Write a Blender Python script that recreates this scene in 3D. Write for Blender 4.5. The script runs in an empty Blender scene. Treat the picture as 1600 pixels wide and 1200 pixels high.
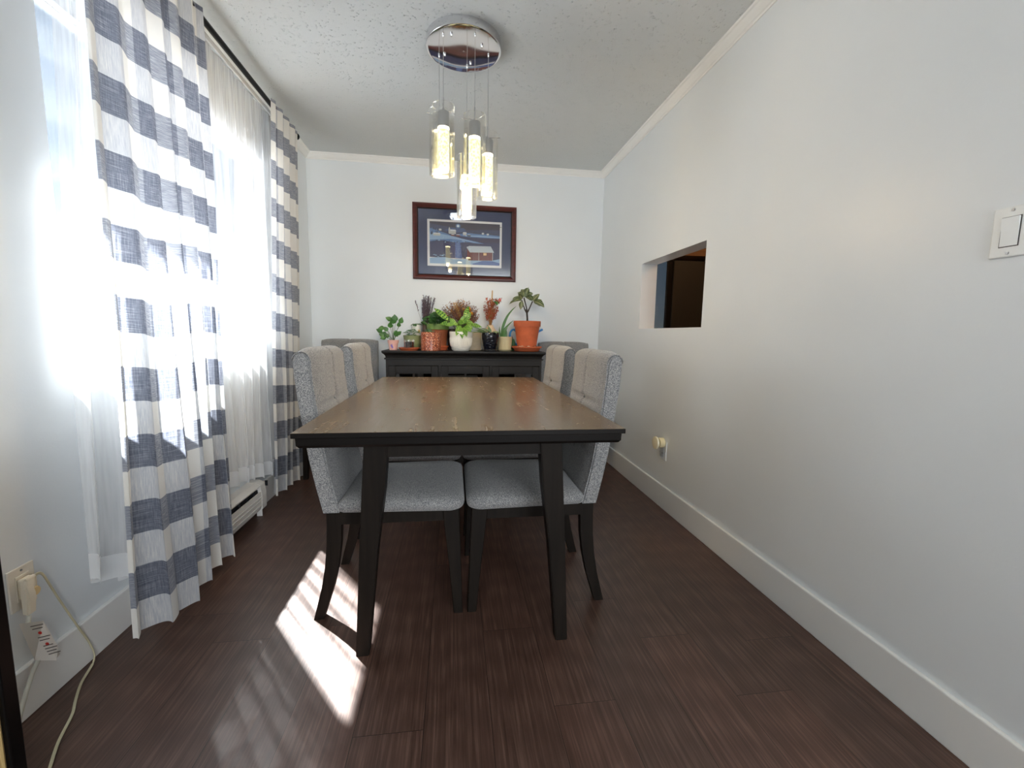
import bpy, bmesh, math, random
from mathutils import Vector, Matrix, noise
PI = math.pi
S = bpy.context.scene
COL = S.collection

# ------------------------------------------------------------ camera
def make_camera():
    yaw, pitch, roll, h, f = -0.1357, -0.1161, 0.016, 1.0405, 666.64
    cy, sy, cp, sp = math.cos(yaw), math.sin(yaw), math.cos(pitch), math.sin(pitch)
    F = Vector((-sy*cp, cy*cp, sp)); R0 = Vector((cy, sy, 0)); U0 = R0.cross(F)
    cr, sr = math.cos(roll), math.sin(roll)
    Rr = R0*cr + U0*sr; U = U0*cr - R0*sr
    cam = bpy.data.cameras.new('camera'); o = bpy.data.objects.new('camera', cam); COL.objects.link(o)
    m = Matrix((Rr, U, -F)).transposed().to_4x4(); m.translation = Vector((0, 0, h))
    o.matrix_world = m
    cam.sensor_fit = 'HORIZONTAL'; cam.sensor_width = 36.0; cam.lens = 36.0*f/1600.0
    cam.clip_start = 0.02; cam.clip_end = 200
    S.camera = o
make_camera()

# ------------------------------------------------------------ world, sun, area lights, exposure
def make_light():
    w = bpy.data.worlds.new('world'); S.world = w; w.use_nodes = True
    nt = w.node_tree; nt.nodes.clear()
    out = nt.nodes.new('ShaderNodeOutputWorld'); bg = nt.nodes.new('ShaderNodeBackground')
    sky = nt.nodes.new('ShaderNodeTexSky'); sky.sky_type = 'HOSEK_WILKIE'
    sky.sun_direction = Vector((-0.401, 0.535, 0.743)).normalized(); sky.turbidity = 2.6; sky.ground_albedo = 0.7
    bg.inputs['Strength'].default_value = 0.85
    nt.links.new(sky.outputs[0], bg.inputs['Color']); nt.links.new(bg.outputs[0], out.inputs[0])
    L = bpy.data.lights.new('sun', 'SUN'); L.energy = 80.0; L.angle = math.radians(0.8); L.color = (1.0, 0.985, 0.96)
    o = bpy.data.objects.new('sun', L); COL.objects.link(o)
    d = Vector((0.401, -0.535, -0.743)).normalized()
    o.rotation_euler = d.to_track_quat('-Z', 'Y').to_euler(); o.location = (-4, 6, 8)
    # daylight entering through the living-room window behind the camera
    A = bpy.data.lights.new('rear_window_daylight', 'AREA'); A.shape = 'RECTANGLE'; A.size = 2.6; A.size_y = 1.7
    A.energy = 62.0; A.color = (0.93, 0.97, 1.0)
    a = bpy.data.objects.new('rear_window_daylight', A); COL.objects.link(a)
    a.location = (1.2, -3.25, 1.45); a.rotation_euler = (PI/2, 0, 0)
    a.rotation_euler = Vector((0, 1, 0)).to_track_quat('-Z', 'Z').to_euler()
    # sky light entering through the dining-room window
    B = bpy.data.lights.new('dining_window_daylight', 'AREA'); B.shape = 'RECTANGLE'; B.size = 1.4; B.size_y = 1.0
    B.energy = 3.0; B.color = (0.88, 0.94, 1.0)
    b = bpy.data.objects.new('dining_window_daylight', B); COL.objects.link(b)
    b.location = (-1.36, 2.12, 1.5); b.rotation_euler = Vector((1, 0, 0)).to_track_quat('-Z', 'Z').to_euler()
    K = bpy.data.lights.new('kitchen_ceiling_light', 'POINT'); K.energy = 7.0; K.color = (1.0, 0.56, 0.28); K.shadow_soft_size = 0.12
    k = bpy.data.objects.new('kitchen_ceiling_light', K); COL.objects.link(k); k.location = (2.2, 1.7, 2.15)
    S.view_settings.view_transform = 'Standard'; S.view_settings.look = 'None'
    S.view_settings.exposure = 1.22; S.view_settings.gamma = 1.0; S.view_settings.use_curve_mapping = False
    S.cycles.max_bounces = 14; S.cycles.transparent_max_bounces = 24; S.cycles.diffuse_bounces = 6
    S.cycles.transmission_bounces = 8; S.cycles.glossy_bounces = 5
    S.cycles.use_denoising = True; S.cycles.sample_clamp_indirect = 8
    S.cycles.caustics_reflective = False; S.cycles.caustics_refractive = False
make_light()

# ------------------------------------------------------------ room numbers (metres)
XL, XR, YB, H = -1.143, 1.268, 3.675, 2.41
HC = 2.369           # bottom of the crown moulding

# ------------------------------------------------------------ helpers
def srgb(r, g, b):
    def c(v):
        v /= 255.0
        return v/12.92 if v <= 0.04045 else ((v+0.055)/1.055)**2.4
    return (c(r), c(g), c(b), 1.0)

class NT:
    def __init__(s, m): s.t = m.node_tree
    def n(s, typ, props=None, **inp):
        nd = s.t.nodes.new('ShaderNode'+typ)
        for k, v in (props or {}).items(): setattr(nd, k, v)
        for k, v in inp.items():
            key = int(k[1:]) if k[0] == '_' and k[1:].isdigit() else k.replace('_', ' ')
            if isinstance(v, bpy.types.NodeSocket): s.t.links.new(v, nd.inputs[key])
            else: nd.inputs[key].default_value = v
        return nd
    def math(s, op, a, b=0.0, c=None):
        d = dict(_0=a, _1=b)
        if c is not None: d['_2'] = c
        return s.n('Math', {'operation': op}, **d).outputs[0]
    def mix(s, f, a, b, blend='MIX'):
        nd = s.t.nodes.new('ShaderNodeMix'); nd.data_type = 'RGBA'; nd.blend_type = blend
        for i, v in ((0, f), (6, a), (7, b)):
            if isinstance(v, bpy.types.NodeSocket): s.t.links.new(v, nd.inputs[i])
            else: nd.inputs[i].default_value = v
        return nd.outputs[2]
    def ramp(s, f, stops, interp='LINEAR'):
        nd = s.t.nodes.new('ShaderNodeValToRGB'); s.t.links.new(f, nd.inputs[0]); e = nd.color_ramp.elements
        nd.color_ramp.interpolation = interp
        while len(e) < len(stops): e.new(0.5)
        for el, (p, c) in zip(e, stops): el.position = p; el.color = c
        return nd.outputs[0]
    def pos(s): return s.n('NewGeometry').outputs['Position']
    def link(s, a, b): s.t.links.new(a, b)

MATS = {}
def newmat(name):
    m = bpy.data.materials.new(name); m.use_nodes = True; MATS[name] = m
    return m, NT(m), m.node_tree.nodes['Principled BSDF']

def mat(name, col, rough=0.5, metal=0.0, bump=None, var=None, spec=0.5, **kw):
    """plain principled surface with procedural colour variation and bump"""
    m, t, p = newmat(name)
    co = t.n('TexCoord').outputs['Object']
    c = col
    if var:
        scale, amt = var
        nz = t.n('TexNoise', Vector=co, Scale=scale, Detail=4.0).outputs[0]
        lo = tuple(v*(1-amt) for v in col[:3])+(1,); hi = tuple(min(1, v*(1+amt)) for v in col[:3])+(1,)
        c = t.ramp(nz, [(0.3, lo), (0.7, hi)])
        t.link(c, p.inputs['Base Color'])
    else:
        p.inputs['Base Color'].default_value = col
    p.inputs['Roughness'].default_value = rough; p.inputs['Metallic'].default_value = metal
    p.inputs['Specular IOR Level'].default_value = spec
    if bump:
        scale, st, dist = bump
        nz = t.n('TexNoise', Vector=co, Scale=scale, Detail=5.0).outputs[0]
        b = t.n('Bump', Strength=st, Distance=dist, Height=nz); t.link(b.outputs[0], p.inputs['Normal'])
    for k, v in kw.items(): p.inputs[k.replace('_', ' ')].default_value = v
    return m

def root_loc(o):
    while o.parent: o = o.parent
    return o.location.copy()

def obj(name, bm, m, parent=None, smooth=False, mats=None, recalc=True):
    if recalc: bmesh.ops.recalc_face_normals(bm, faces=bm.faces)
    me = bpy.data.meshes.new(name); 
    if parent is not None:
        off = root_loc(parent)
        if off.length > 0: bmesh.ops.translate(bm, vec=-off, verts=bm.verts)
    bm.to_mesh(me); bm.free()
    for mm in (mats or [m]): me.materials.append(mm)
    if smooth: me.shade_smooth() if hasattr(me, 'shade_smooth') else [setattr(p, 'use_smooth', True) for p in me.polygons]
    if smooth == 'auto':
        me.set_sharp_from_angle(angle=math.radians(35))
    o = bpy.data.objects.new(name, me); COL.objects.link(o)
    if parent is not None: o.parent = parent
    return o

def pieces(name, bm, m, parent, smooth=False):
    """every loose piece of bm becomes an object of its own"""
    bm.verts.ensure_lookup_table(); seen = set(); groups = []
    for v in bm.verts:
        if v in seen: continue
        st = [v]; seen.add(v); g = []
        while st:
            a = st.pop(); g.append(a)
            for e in a.link_edges:
                b = e.other_vert(a)
                if b not in seen: seen.add(b); st.append(b)
        groups.append(g)
    out = []
    for g in groups:
        nb = bmesh.new(); mp = {v: nb.verts.new(v.co) for v in g}; fs = {f for v in g for f in v.link_faces}
        for f in fs: nb.faces.new([mp[v] for v in f.verts])
        out.append(obj(name, nb, m, parent, smooth))
    bm.free(); return out

def tag(o, label=None, cat=None, group=None, kind=None):
    if label: o['label'] = label
    if cat: o['category'] = cat
    if group: o['group'] = group
    if kind: o['kind'] = kind
    return o
def thing(name, label, cat, loc=(0, 0, 0), group=None):
    o = bpy.data.objects.new(name, None); COL.objects.link(o); o.location = loc
    o.empty_display_size = 0.05
    return tag(o, label, cat, group)
def struct(name, bm, m, label=None, smooth=False, mats=None, parent=None):
    o = obj(name, bm, m, parent, smooth, mats)
    if parent is None: o['kind'] = 'structure'
    if label: o['label'] = label
    return o

def box(bm, a, b, bev=0.0, seg=2, mi=0):
    x0, x1 = sorted((a[0], b[0])); y0, y1 = sorted((a[1], b[1])); z0, z1 = sorted((a[2], b[2]))
    v = [bm.verts.new(c) for c in ((x0,y0,z0),(x1,y0,z0),(x1,y1,z0),(x0,y1,z0),(x0,y0,z1),(x1,y0,z1),(x1,y1,z1),(x0,y1,z1))]
    fs = [bm.faces.new([v[i] for i in q]) for q in ((0,3,2,1),(4,5,6,7),(0,1,5,4),(1,2,6,5),(2,3,7,6),(3,0,4,7))]
    for f in fs: f.material_index = mi
    if bev > 0:
        es = list({e for f in fs for e in f.edges})
        r = bmesh.ops.bevel(bm, geom=es, offset=bev, segments=seg, affect='EDGES', profile=0.5)
        for f in r['faces']: f.material_index = mi
    return v
def bx(a, b, bev=0.0, seg=2):
    bm = bmesh.new(); box(bm, a, b, bev, seg); return bm

def loft(bm, rings, cap=True, closed=True):
    """rings: lists of points with equal counts"""
    R = [[bm.verts.new(p) for p in r] for r in rings]
    n = len(R[0])
    for a, b in zip(R, R[1:]):
        for i in range(n if closed else n-1):
            j = (i+1) % n
            bm.faces.new((a[i], a[j], b[j], b[i]))
    if cap and closed:
        bm.faces.new(list(reversed(R[0]))); bm.faces.new(R[-1])
    return R

def lathe(bm, prof, c=(0, 0, 0), seg=32, cap0=True, cap1=True):
    rings = []
    for r, z in prof:
        rings.append([(c[0]+r*math.cos(2*PI*i/seg), c[1]+r*math.sin(2*PI*i/seg), c[2]+z) for i in range(seg)])
    R = loft(bm, rings, cap=False)
    if cap0 and prof[0][0] > 1e-4: bm.faces.new(list(reversed(R[0])))
    if cap1 and prof[-1][0] > 1e-4: bm.faces.new(R[-1])
    return R

def tube(bm, pts, rad, seg=8, cap=True):
    pts = [Vector(p) for p in pts]; n = len(pts)
    rads = rad if isinstance(rad, (list, tuple)) else [rad]*n
    rings = []; up = None
    for i, p in enumerate(pts):
        t = (pts[min(i+1, n-1)]-pts[max(i-1, 0)])
        if t.length < 1e-9: t = Vector((0, 0, 1))
        t.normalize()
        if up is None:
            up = Vector((0, 0, 1)) if abs(t.z) < 0.9 else Vector((1, 0, 0))
        s = t.cross(up)
        if s.length < 1e-6: s = t.cross(Vector((1, 0.3, 0)))
        s.normalize(); up = s.cross(t).normalized()
        rings.append([p+(s*math.cos(2*PI*k/seg)+up*math.sin(2*PI*k/seg))*rads[i] for k in range(seg)])
    loft(bm, rings, cap=cap)

def spline(pts, n=8):
    """Catmull-Rom through pts"""
    P = [Vector(p) for p in pts]; P = [P[0]*2-P[1]]+P+[P[-1]*2-P[-2]]; out = []
    for i in range(1, len(P)-2):
        for k in range(n):
            t = k/n
            out.append(0.5*((2*P[i])+(P[i+1]-P[i-1])*t+(2*P[i-1]-5*P[i]+4*P[i+1]-P[i+2])*t*t+(3*P[i]-P[i-1]-3*P[i+1]+P[i+2])*t**3))
    out.append(P[-2]); return out

def prism(bm, poly, ax, a, b, bev=0.0):
    """extrude a polygon along axis ax; poly holds the two other coordinates in xyz order"""
    def mk(u, v, w):
        return {'x': (w, u, v), 'y': (u, w, v), 'z': (u, v, w)}[ax]
    r0 = [mk(u, v, a) for u, v in poly]; r1 = [mk(u, v, b) for u, v in poly]
    loft(bm, [r0, r1])
    if bev > 0:
        bmesh.ops.recalc_face_normals(bm, faces=bm.faces)
        bmesh.ops.bevel(bm, geom=[e for e in bm.edges if e.calc_length() > bev*2.5], offset=bev, segments=2, affect='EDGES')

def ball(bm, c, r, seg=10, sc=(1, 1, 1)):
    m = Matrix.Translation(c) @ Matrix.Diagonal((sc[0], sc[1], sc[2], 1))
    bmesh.ops.create_uvsphere(bm, u_segments=seg, v_segments=max(4, seg*2//3), radius=r, matrix=m)

# ------------------------------------------------------------ surface materials
def wall_material(name, col, bump=0.15):
    m, t, p = newmat(name)
    pos = t.pos()
    nz = t.n('TexNoise', Vector=pos, Scale=1.3, Detail=3.0).outputs[0]
    lo = tuple(v*0.965 for v in col[:3])+(1,)
    t.link(t.ramp(nz, [(0.35, lo), (0.65, col)]), p.inputs['Base Color'])
    p.inputs['Roughness'].default_value = 0.38; p.inputs['Specular IOR Level'].default_value = 0.45
    n2 = t.n('TexNoise', Vector=pos, Scale=140.0, Detail=3.0).outputs[0]
    b = t.n('Bump', Strength=bump, Distance=0.0015, Height=n2); t.link(b.outputs[0], p.inputs['Normal'])
    return m
M_wall = wall_material('wall_paint', srgb(228, 233, 236))
M_trim = mat('trim_paint', srgb(238, 238, 235), 0.35, bump=(60, 0.05, 0.001))
M_kitchen = wall_material('kitchen_wall_paint', srgb(176, 150, 118))

def ceiling_material():
    m, t, p = newmat('ceiling_texture')
    pos = t.pos()
    p.inputs['Base Color'].default_value = srgb(212, 215, 215); p.inputs['Roughness'].default_value = 0.9
    v = t.n('TexVoronoi', Vector=pos, Scale=70.0).outputs['Distance']
    r = t.ramp(v, [(0.0, (1, 1, 1, 1)), (0.35, (0, 0, 0, 1))])
    nz = t.n('TexNoise', Vector=pos, Scale=24.0, Detail=5.0, Roughness=0.7).outputs[0]
    h = t.math('MULTIPLY', r, t.ramp(nz, [(0.45, (0, 0, 0, 1)), (0.62, (1, 1, 1, 1))]))
    b = t.n('Bump', Strength=1.0, Distance=0.007, Height=h); t.link(b.outputs[0], p.inputs['Normal'])
    return m
M_ceil = ceiling_material()

def floor_material():
    m, t, p = newmat('vinyl_plank_floor')
    pos = t.pos(); sep = t.n('SeparateXYZ', _0=pos)
    W, L = 0.18, 1.22
    u = t.math('DIVIDE', t.math('ADD', sep.outputs[0], 0.62+W*40), W)
    iu = t.math('FLOOR', u); fu = t.math('FRACT', u)
    rnd = t.n('TexWhiteNoise', {'noise_dimensions': '1D'}, W=iu).outputs['Value']
    v = t.math('DIVIDE', t.math('ADD', sep.outputs[1], t.math('ADD', t.math('MULTIPLY', rnd, L), 30.0)), L)
    iv = t.math('FLOOR', v); fv = t.math('FRACT', v)
    pid = t.math('ADD', t.math('MULTIPLY', iu, 7.31), t.math('MULTIPLY', iv, 3.17))
    pr = t.n('TexWhiteNoise', {'noise_dimensions': '1D'}, W=pid).outputs['Value']
    eu = t.math('MULTIPLY', t.math('MINIMUM', fu, t.math('SUBTRACT', 1.0, fu)), W)
    ev = t.math('MULTIPLY', t.math('MINIMUM', fv, t.math('SUBTRACT', 1.0, fv)), L)
    seam = t.math('LESS_THAN', t.math('MINIMUM', eu, ev), 0.0008)
    # grain
    cv = t.n('CombineXYZ', X=t.math('ADD', t.math('MULTIPLY', sep.outputs[0], 130.0), t.math('MULTIPLY', pr, 90.0)),
             Y=t.math('ADD', t.math('MULTIPLY', sep.outputs[1], 3.0), t.math('MULTIPLY', pr, 17.0)), Z=0.0).outputs[0]
    g = t.n('TexNoise', Vector=cv, Scale=1.0, Detail=6.0, Roughness=0.65, Distortion=0.6).outputs[0]
    cv2 = t.n('CombineXYZ', X=t.math('ADD', t.math('MULTIPLY', sep.outputs[0], 9.0), t.math('MULTIPLY', pr, 40.0)),
              Y=t.math('ADD', t.math('MULTIPLY', sep.outputs[1], 1.6), t.math('MULTIPLY', pr, 11.0)), Z=0.0).outputs[0]
    wv = t.n('TexWave', {'wave_type': 'RINGS'}, Vector=cv2, Scale=1.5, Distortion=5.0, Detail=2.5).outputs[0]
    k = t.math('ADD', t.math('MULTIPLY', g, 0.94), t.math('MULTIPLY', wv, 0.06))
    base = t.ramp(k, [(0.25, srgb(58, 41, 34)), (0.5, srgb(84, 61, 52)), (0.78, srgb(122, 95, 82))])
    tint = t.ramp(pr, [(0.0, (0.86, 0.86, 0.86, 1)), (0.5, (0.96, 0.94, 0.93, 1)), (1.0, (1.08, 1.02, 1.0, 1))])
    c = t.mix(1.0, base, tint, 'MULTIPLY')
    c = t.mix(seam, c, srgb(22, 14, 12))
    t.link(c, p.inputs['Base Color'])
    t.link(t.math('ADD', t.math('MULTIPLY', g, 0.22), 0.27), p.inputs['Roughness'])
    p.inputs['Specular IOR Level'].default_value = 0.5
    h = t.math('SUBTRACT', t.math('MULTIPLY', g, 0.35), seam)
    b = t.n('Bump', Strength=0.35, Distance=0.0012, Height=h); t.link(b.outputs[0], p.inputs['Normal'])
    return m
M_floor = floor_material()

def wood(name, dark, light, rough=0.35, axis='y', scale=1.0, spec=0.5, marks=False):
    m, t, p = newmat(name)
    co = t.n('TexCoord').outputs['Object']; sep = t.n('SeparateXYZ', _0=co)
    sc = {'x': (2.0, 40.0, 40.0), 'y': (40.0, 2.0, 40.0), 'z': (40.0, 40.0, 2.0)}[axis]
    cv = t.n('CombineXYZ', X=t.math('MULTIPLY', sep.outputs[0], sc[0]*scale), Y=t.math('MULTIPLY', sep.outputs[1], sc[1]*scale),
             Z=t.math('MULTIPLY', sep.outputs[2], sc[2]*scale)).outputs[0]
    g = t.n('TexNoise', Vector=cv, Scale=1.0, Detail=6.0, Roughness=0.6, Distortion=0.5).outputs[0]
    c = t.ramp(g, [(0.3, dark), (0.72, light)])
    r = t.math('ADD', t.math('MULTIPLY', g, 0.15), rough-0.07)
    if marks:
        nz = t.n('TexNoise', Vector=co, Scale=9.0, Detail=8.0, Roughness=0.8).outputs[0]
        r = t.math('ADD', r, t.math('MULTIPLY', t.ramp(nz, [(0.5, (0, 0, 0, 1)), (0.75, (1, 1, 1, 1))]), 0.05))
        sp = t.n('TexNoise', Vector=co, Scale=75.0, Detail=2.0).outputs[0]
        big = t.n('TexNoise', Vector=co, Scale=5.0, Detail=1.0).outputs[0]
        s = t.math('MULTIPLY', t.math('GREATER_THAN', sp, 0.735), t.math('GREATER_THAN', big, 0.54))
        c = t.mix(s, c, srgb(150, 130, 105))
    t.link(c, p.inputs['Base Color']); t.link(r, p.inputs['Roughness'])
    p.inputs['Specular IOR Level'].default_value = spec
    b = t.n('Bump', Strength=0.12, Distance=0.001, Height=g); t.link(b.outputs[0], p.inputs['Normal'])
    return m
M_top = wood('table_top_wood', srgb(104, 86, 64), srgb(126, 106, 80), 0.24, 'y', spec=0.8, marks=True)
M_edge = wood('table_edge_wood', srgb(12, 10, 9), srgb(22, 18, 16), 0.4, 'x', spec=0.15)
M_leg = wood('dark_leg_wood', srgb(20, 16, 13), srgb(34, 28, 23), 0.5, 'z', spec=0.15)
M_cab = wood('cabinet_wood', srgb(20, 18, 17), srgb(32, 29, 27), 0.5, 'x', spec=0.3)
M_black = mat('black_metal', srgb(18, 18, 19), 0.35, 0.6)
M_chrome = mat('chrome', srgb(225, 225, 228), 0.04, 1.0)
M_alu = mat('brushed_aluminium', srgb(185, 186, 188), 0.32, 0.9, bump=(200, 0.05, 0.0005))

def fabric_material():
    m, t, p = newmat('tweed_fabric')
    co = t.n('TexCoord').outputs['Object']
    n1 = t.n('TexNoise', Vector=co, Scale=420.0, Detail=2.0, Roughness=0.7).outputs[0]
    n2 = t.n('TexNoise', Vector=co, Scale=300.0, Detail=3.0).outputs[0]
    c = t.ramp(n1, [(0.32, srgb(56, 57, 62)), (0.45, srgb(124, 125, 128)), (0.56, srgb(158, 157, 155)), (0.7, srgb(204, 201, 194))])
    dots = t.ramp(n2, [(0.34, (0.5, 0.5, 0.52, 1)), (0.42, (1, 1, 1, 1))])
    t.link(t.mix(1.0, c, dots, 'MULTIPLY'), p.inputs['Base Color'])
    p.inputs['Roughness'].default_value = 0.95; p.inputs['Sheen Weight'].default_value = 0.35
    p.inputs['Sheen Roughness'].default_value = 0.5; p.inputs['Specular IOR Level'].default_value = 0.15
    b = t.n('Bump', Strength=0.6, Distance=0.0015, Height=n1); t.link(b.outputs[0], p.inputs['Normal'])
    return m
M_fabric = fabric_material()
M_seam = mat('seam_thread', srgb(95, 95, 98), 0.9)

def cloth_material(name, sheer, check=False):
    """woven cloth: diffuse + translucent + open weave; UV in metres of cloth"""
    m, t, p = newmat(name); m.node_tree.nodes.remove(p)
    out = [n for n in m.node_tree.nodes if n.type == 'OUTPUT_MATERIAL'][0]
    uv = t.n('UVMap').outputs[0]; sep = t.n('SeparateXYZ', _0=uv)
    U, V = sep.outputs[0], sep.outputs[1]
    if check:
        P = 0.107
        row = t.math('FLOOR', t.math('MODULO', t.math('ADD', t.math('DIVIDE', V, P), 40.0), 2.0))
        colm = t.math('FLOOR', t.math('MODULO', t.math('ADD', t.math('DIVIDE', U, P), 40.0), 2.0))
        hem = t.math('MULTIPLY', t.math('GREATER_THAN', V, 0.098), t.math('LESS_THAN', V, 0.135))
        row = t.math('MAXIMUM', t.math('MULTIPLY', row, t.math('GREATER_THAN', V, 0.1)), hem)
        sv = t.n('CombineXYZ', X=t.math('MULTIPLY', U, 18.0), Y=t.math('MULTIPLY', V, 480.0), Z=0.0).outputs[0]
        sh = t.n('TexNoise', Vector=sv, Scale=1.0, Detail=3.0, Roughness=0.7).outputs[0]
        su = t.n('CombineXYZ', X=t.math('MULTIPLY', U, 480.0), Y=t.math('MULTIPLY', V, 18.0), Z=3.0).outputs[0]
        sw = t.n('TexNoise', Vector=su, Scale=1.0, Detail=3.0, Roughness=0.7).outputs[0]
        rr = t.math('MULTIPLY', row, t.ramp(sh, [(0.33, (0.45, 0.45, 0.45, 1)), (0.55, (1, 1, 1, 1))]))
        cc = t.math('MULTIPLY', colm, t.ramp(sw, [(0.33, (0.3, 0.3, 0.3, 1)), (0.6, (1, 1, 1, 1))]))
        dk = t.math('ADD', t.math('MULTIPLY', rr, 0.62), t.math('MULTIPLY', cc, 0.34))
        col = t.ramp(dk, [(0.0, srgb(238, 236, 231)), (0.35, srgb(190, 193, 200)), (0.62, srgb(142, 146, 157)), (0.96, srgb(94, 99, 114))])
        alpha = t.math('SUBTRACT', 0.016, t.math('MULTIPLY', dk, 0.013))
    else:
        col = srgb(246, 247, 248)
        alpha = sheer
        fine = t.n('TexNoise', Vector=t.n('CombineXYZ', X=t.math('MULTIPLY', U, 60.0), Y=t.math('MULTIPLY', V, 3.0), Z=0.0).outputs[0], Scale=1.0, Detail=2.0).outputs[0]
        hem = t.math('LESS_THAN', V, 0.085)
        alpha = t.math('MULTIPLY', t.math('MULTIPLY', sheer, t.math('ADD', 0.6, t.math('MULTIPLY', fine, 0.8))), t.math('SUBTRACT', 1.0, t.math('MULTIPLY', hem, 0.7)))
    d = t.n('BsdfDiffuse', Color=col, Roughness=0.5)
    tr = t.n('BsdfTranslucent', Color=col)
    a = t.n('MixShader', _0=0.5, _1=d.outputs[0], _2=tr.outputs[0])
    tp = t.n('BsdfTransparent')
    b = t.n('MixShader', _0=alpha, _1=a.outputs[0], _2=tp.outputs[0])
    t.link(b.outputs[0], out.inputs[0])
    return m
M_sheer = cloth_material('white_sheer_cloth', 0.58)
M_check = cloth_material('checked_cloth', 0.2, True)

def glass_material(name, tint=(1, 1, 1, 1), refl=0.08, rough=0.0):
    m, t, p = newmat(name); m.node_tree.nodes.remove(p)
    out = [n for n in m.node_tree.nodes if n.type == 'OUTPUT_MATERIAL'][0]
    f = t.n('LayerWeight', Blend=0.35).outputs['Fresnel']
    k = t.math('ADD', t.math('MULTIPLY', f, 0.55), refl*0.3)
    g = t.n('BsdfGlossy', Color=(1, 1, 1, 1), Roughness=rough); tp = t.n('BsdfTransparent', Color=tint)
    mx = t.n('MixShader', _0=k, _1=tp.outputs[0], _2=g.outputs[0]); t.link(mx.outputs[0], out.inputs[0])
    return m
M_glass = glass_material('clear_glass')
M_pane = glass_material('window_glass', (0.97, 0.99, 1.0, 1), 0.05)

# ------------------------------------------------------------ room shell
def room():
    # floor: dining room, living room behind the camera, kitchen beyond the right wall
    struct('floor', bx((-1.45, -3.4, -0.1), (4.3, 4.5, 0.0)), M_floor)
    struct('ceiling', bx((-1.29, -3.4, H), (4.3, 4.5, H+0.1)), M_ceil)
    # left wall with the window opening y 1.38..2.86, z 0.95..2.05
    wy0, wy1, wz0, wz1 = 1.45, 2.88, 0.95, 2.05
    bm = bmesh.new()
    xo = -1.27
    box(bm, (xo, -3.4, 0), (XL, wy0, H)); box(bm, (xo, wy1, 0), (XL, YB+0.1, H))
    box(bm, (xo, wy0, 0), (XL, wy1, wz0)); box(bm, (xo, wy0, wz1), (XL, wy1, H))
    struct('wall_left', bm, M_wall)
    # back wall
    struct('wall_back', bx((XL, YB, 0), (XR, YB+0.1, H)), M_wall)
    # right wall with the pass-through y 2.08..2.835, z 1.092..1.53
    py0, py1, pz0, pz1 = 2.08, 2.835, 1.092, 1.53
    bm = bmesh.new(); xi = XR+0.11
    box(bm, (XR, -0.9, 0), (xi, py0, H)); box(bm, (XR, py1, 0), (xi, YB+0.1, H))
    box(bm, (XR, py0, 0), (xi, py1, pz0)); box(bm, (XR, py0, pz1), (xi, py1, H))
    struct('wall_right', bm, M_wall)
    # living room behind the camera
    bm = bmesh.new()
    box(bm, (-1.27, -3.5, 0), (4.3, -3.4, 0.5)); box(bm, (-1.27, -3.5, 2.25), (4.3, -3.4, H))
    box(bm, (-1.27, -3.5, 0.5), (-0.2, -3.4, 2.25)); box(bm, (2.6, -3.5, 0.5), (4.3, -3.4, 2.25))
    struct('wall_rear', bm, M_wall)
    struct('wall_far_right', bx((4.2, -3.4, 0), (4.3, 4.5, H)), M_kitchen)
    struct('wall_kitchen_near', bx((xi, -0.9, 0), (4.2, -0.8, H)), M_kitchen)
    struct('wall_kitchen_back', bx((xi, 4.4, 0), (4.2, 4.5, H)), M_kitchen)
    # baseboards
    def bb(name, a, b):
        struct(name, bx(a, b, 0.003, 1), M_trim)
    bm = bmesh.new(); box(bm, (XR-0.015, -0.9, 0), (XR, YB, 0.1405), 0.004, 2); struct('baseboard_right', bm, M_trim)
    bb('baseboard_back', (XL+0.0, YB-0.015, 0), (XR-0.015, YB, 0.1405))
    bb('baseboard_left', (XL, -3.4, 0), (XL+0.015, 1.605, 0.1405))
    bb('baseboard_left_far', (XL, 2.54, 0), (XL+0.015, YB-0.015, 0.1405))
    # crown moulding, profile in (offset from wall, z)
    prof = [(0, HC), (0.006, HC), (0.008, HC+0.006), (0.016, HC+0.009), (0.030, HC+0.022), (0.038, HC+0.032), (0.046, HC+0.034), (0.05, H), (0, H)]
    def crown(name, pts):
        bm = bmesh.new(); rings = []
        for (x, y), (nx, ny) in pts:
            rings.append([(x+nx*o, y+ny*o, z) for o, z in prof])
        loft(bm, rings); struct(name, bm, M_trim, smooth=False)
    crown('trim_crown_right', [((XR, -0.9), (-1, 0)), ((XR, YB), (-1, -1))])
    crown('trim_crown_back', [((XR, YB), (-1, -1)), ((XL, YB), (1, -1))])
    crown('trim_crown_left', [((XL, YB), (1, -1)), ((XL, -3.4), (1, 0))])
    # window frame with two sashes
    M_vinyl = mat('window_vinyl', srgb(235, 238, 240), 0.3)
    bm = bmesh.new(); X0, X1 = -1.235, -1.185; fr = 0.045
    box(bm, (X0, wy0, wz0), (X1, wy1, wz0+fr)); box(bm, (X0, wy0, wz1-fr), (X1, wy1, wz1))
    box(bm, (X0, wy0, wz0+fr), (X1, wy0+fr, wz1-fr)); box(bm, (X0, wy1-fr, wz0+fr), (X1, wy1, wz1-fr))
    box(bm, (X0, 1.79, wz0+fr), (X1, 1.84, wz1-fr))
    w = struct('window_1', bm, M_vinyl)
    obj('pane', bx((-1.213, wy0+fr, wz0+fr), (-1.207, 1.79, wz1-fr)), M_pane, w)
    obj('pane', bx((-1.213, 1.84, wz0+fr), (-1.207, wy1-fr, wz1-fr)), M_pane, w)
    bm = bmesh.new(); box(bm, (-0.2, -3.47, 0.5), (2.6, -3.43, 0.55)); box(bm, (-0.2, -3.47, 2.2), (2.6, -3.43, 2.25))
    box(bm, (-0.2, -3.47, 0.55), (-0.15, -3.43, 2.2)); box(bm, (2.55, -3.47, 0.55), (2.6, -3.43, 2.2)); box(bm, (1.17, -3.47, 0.55), (1.23, -3.43, 2.2))
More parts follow.
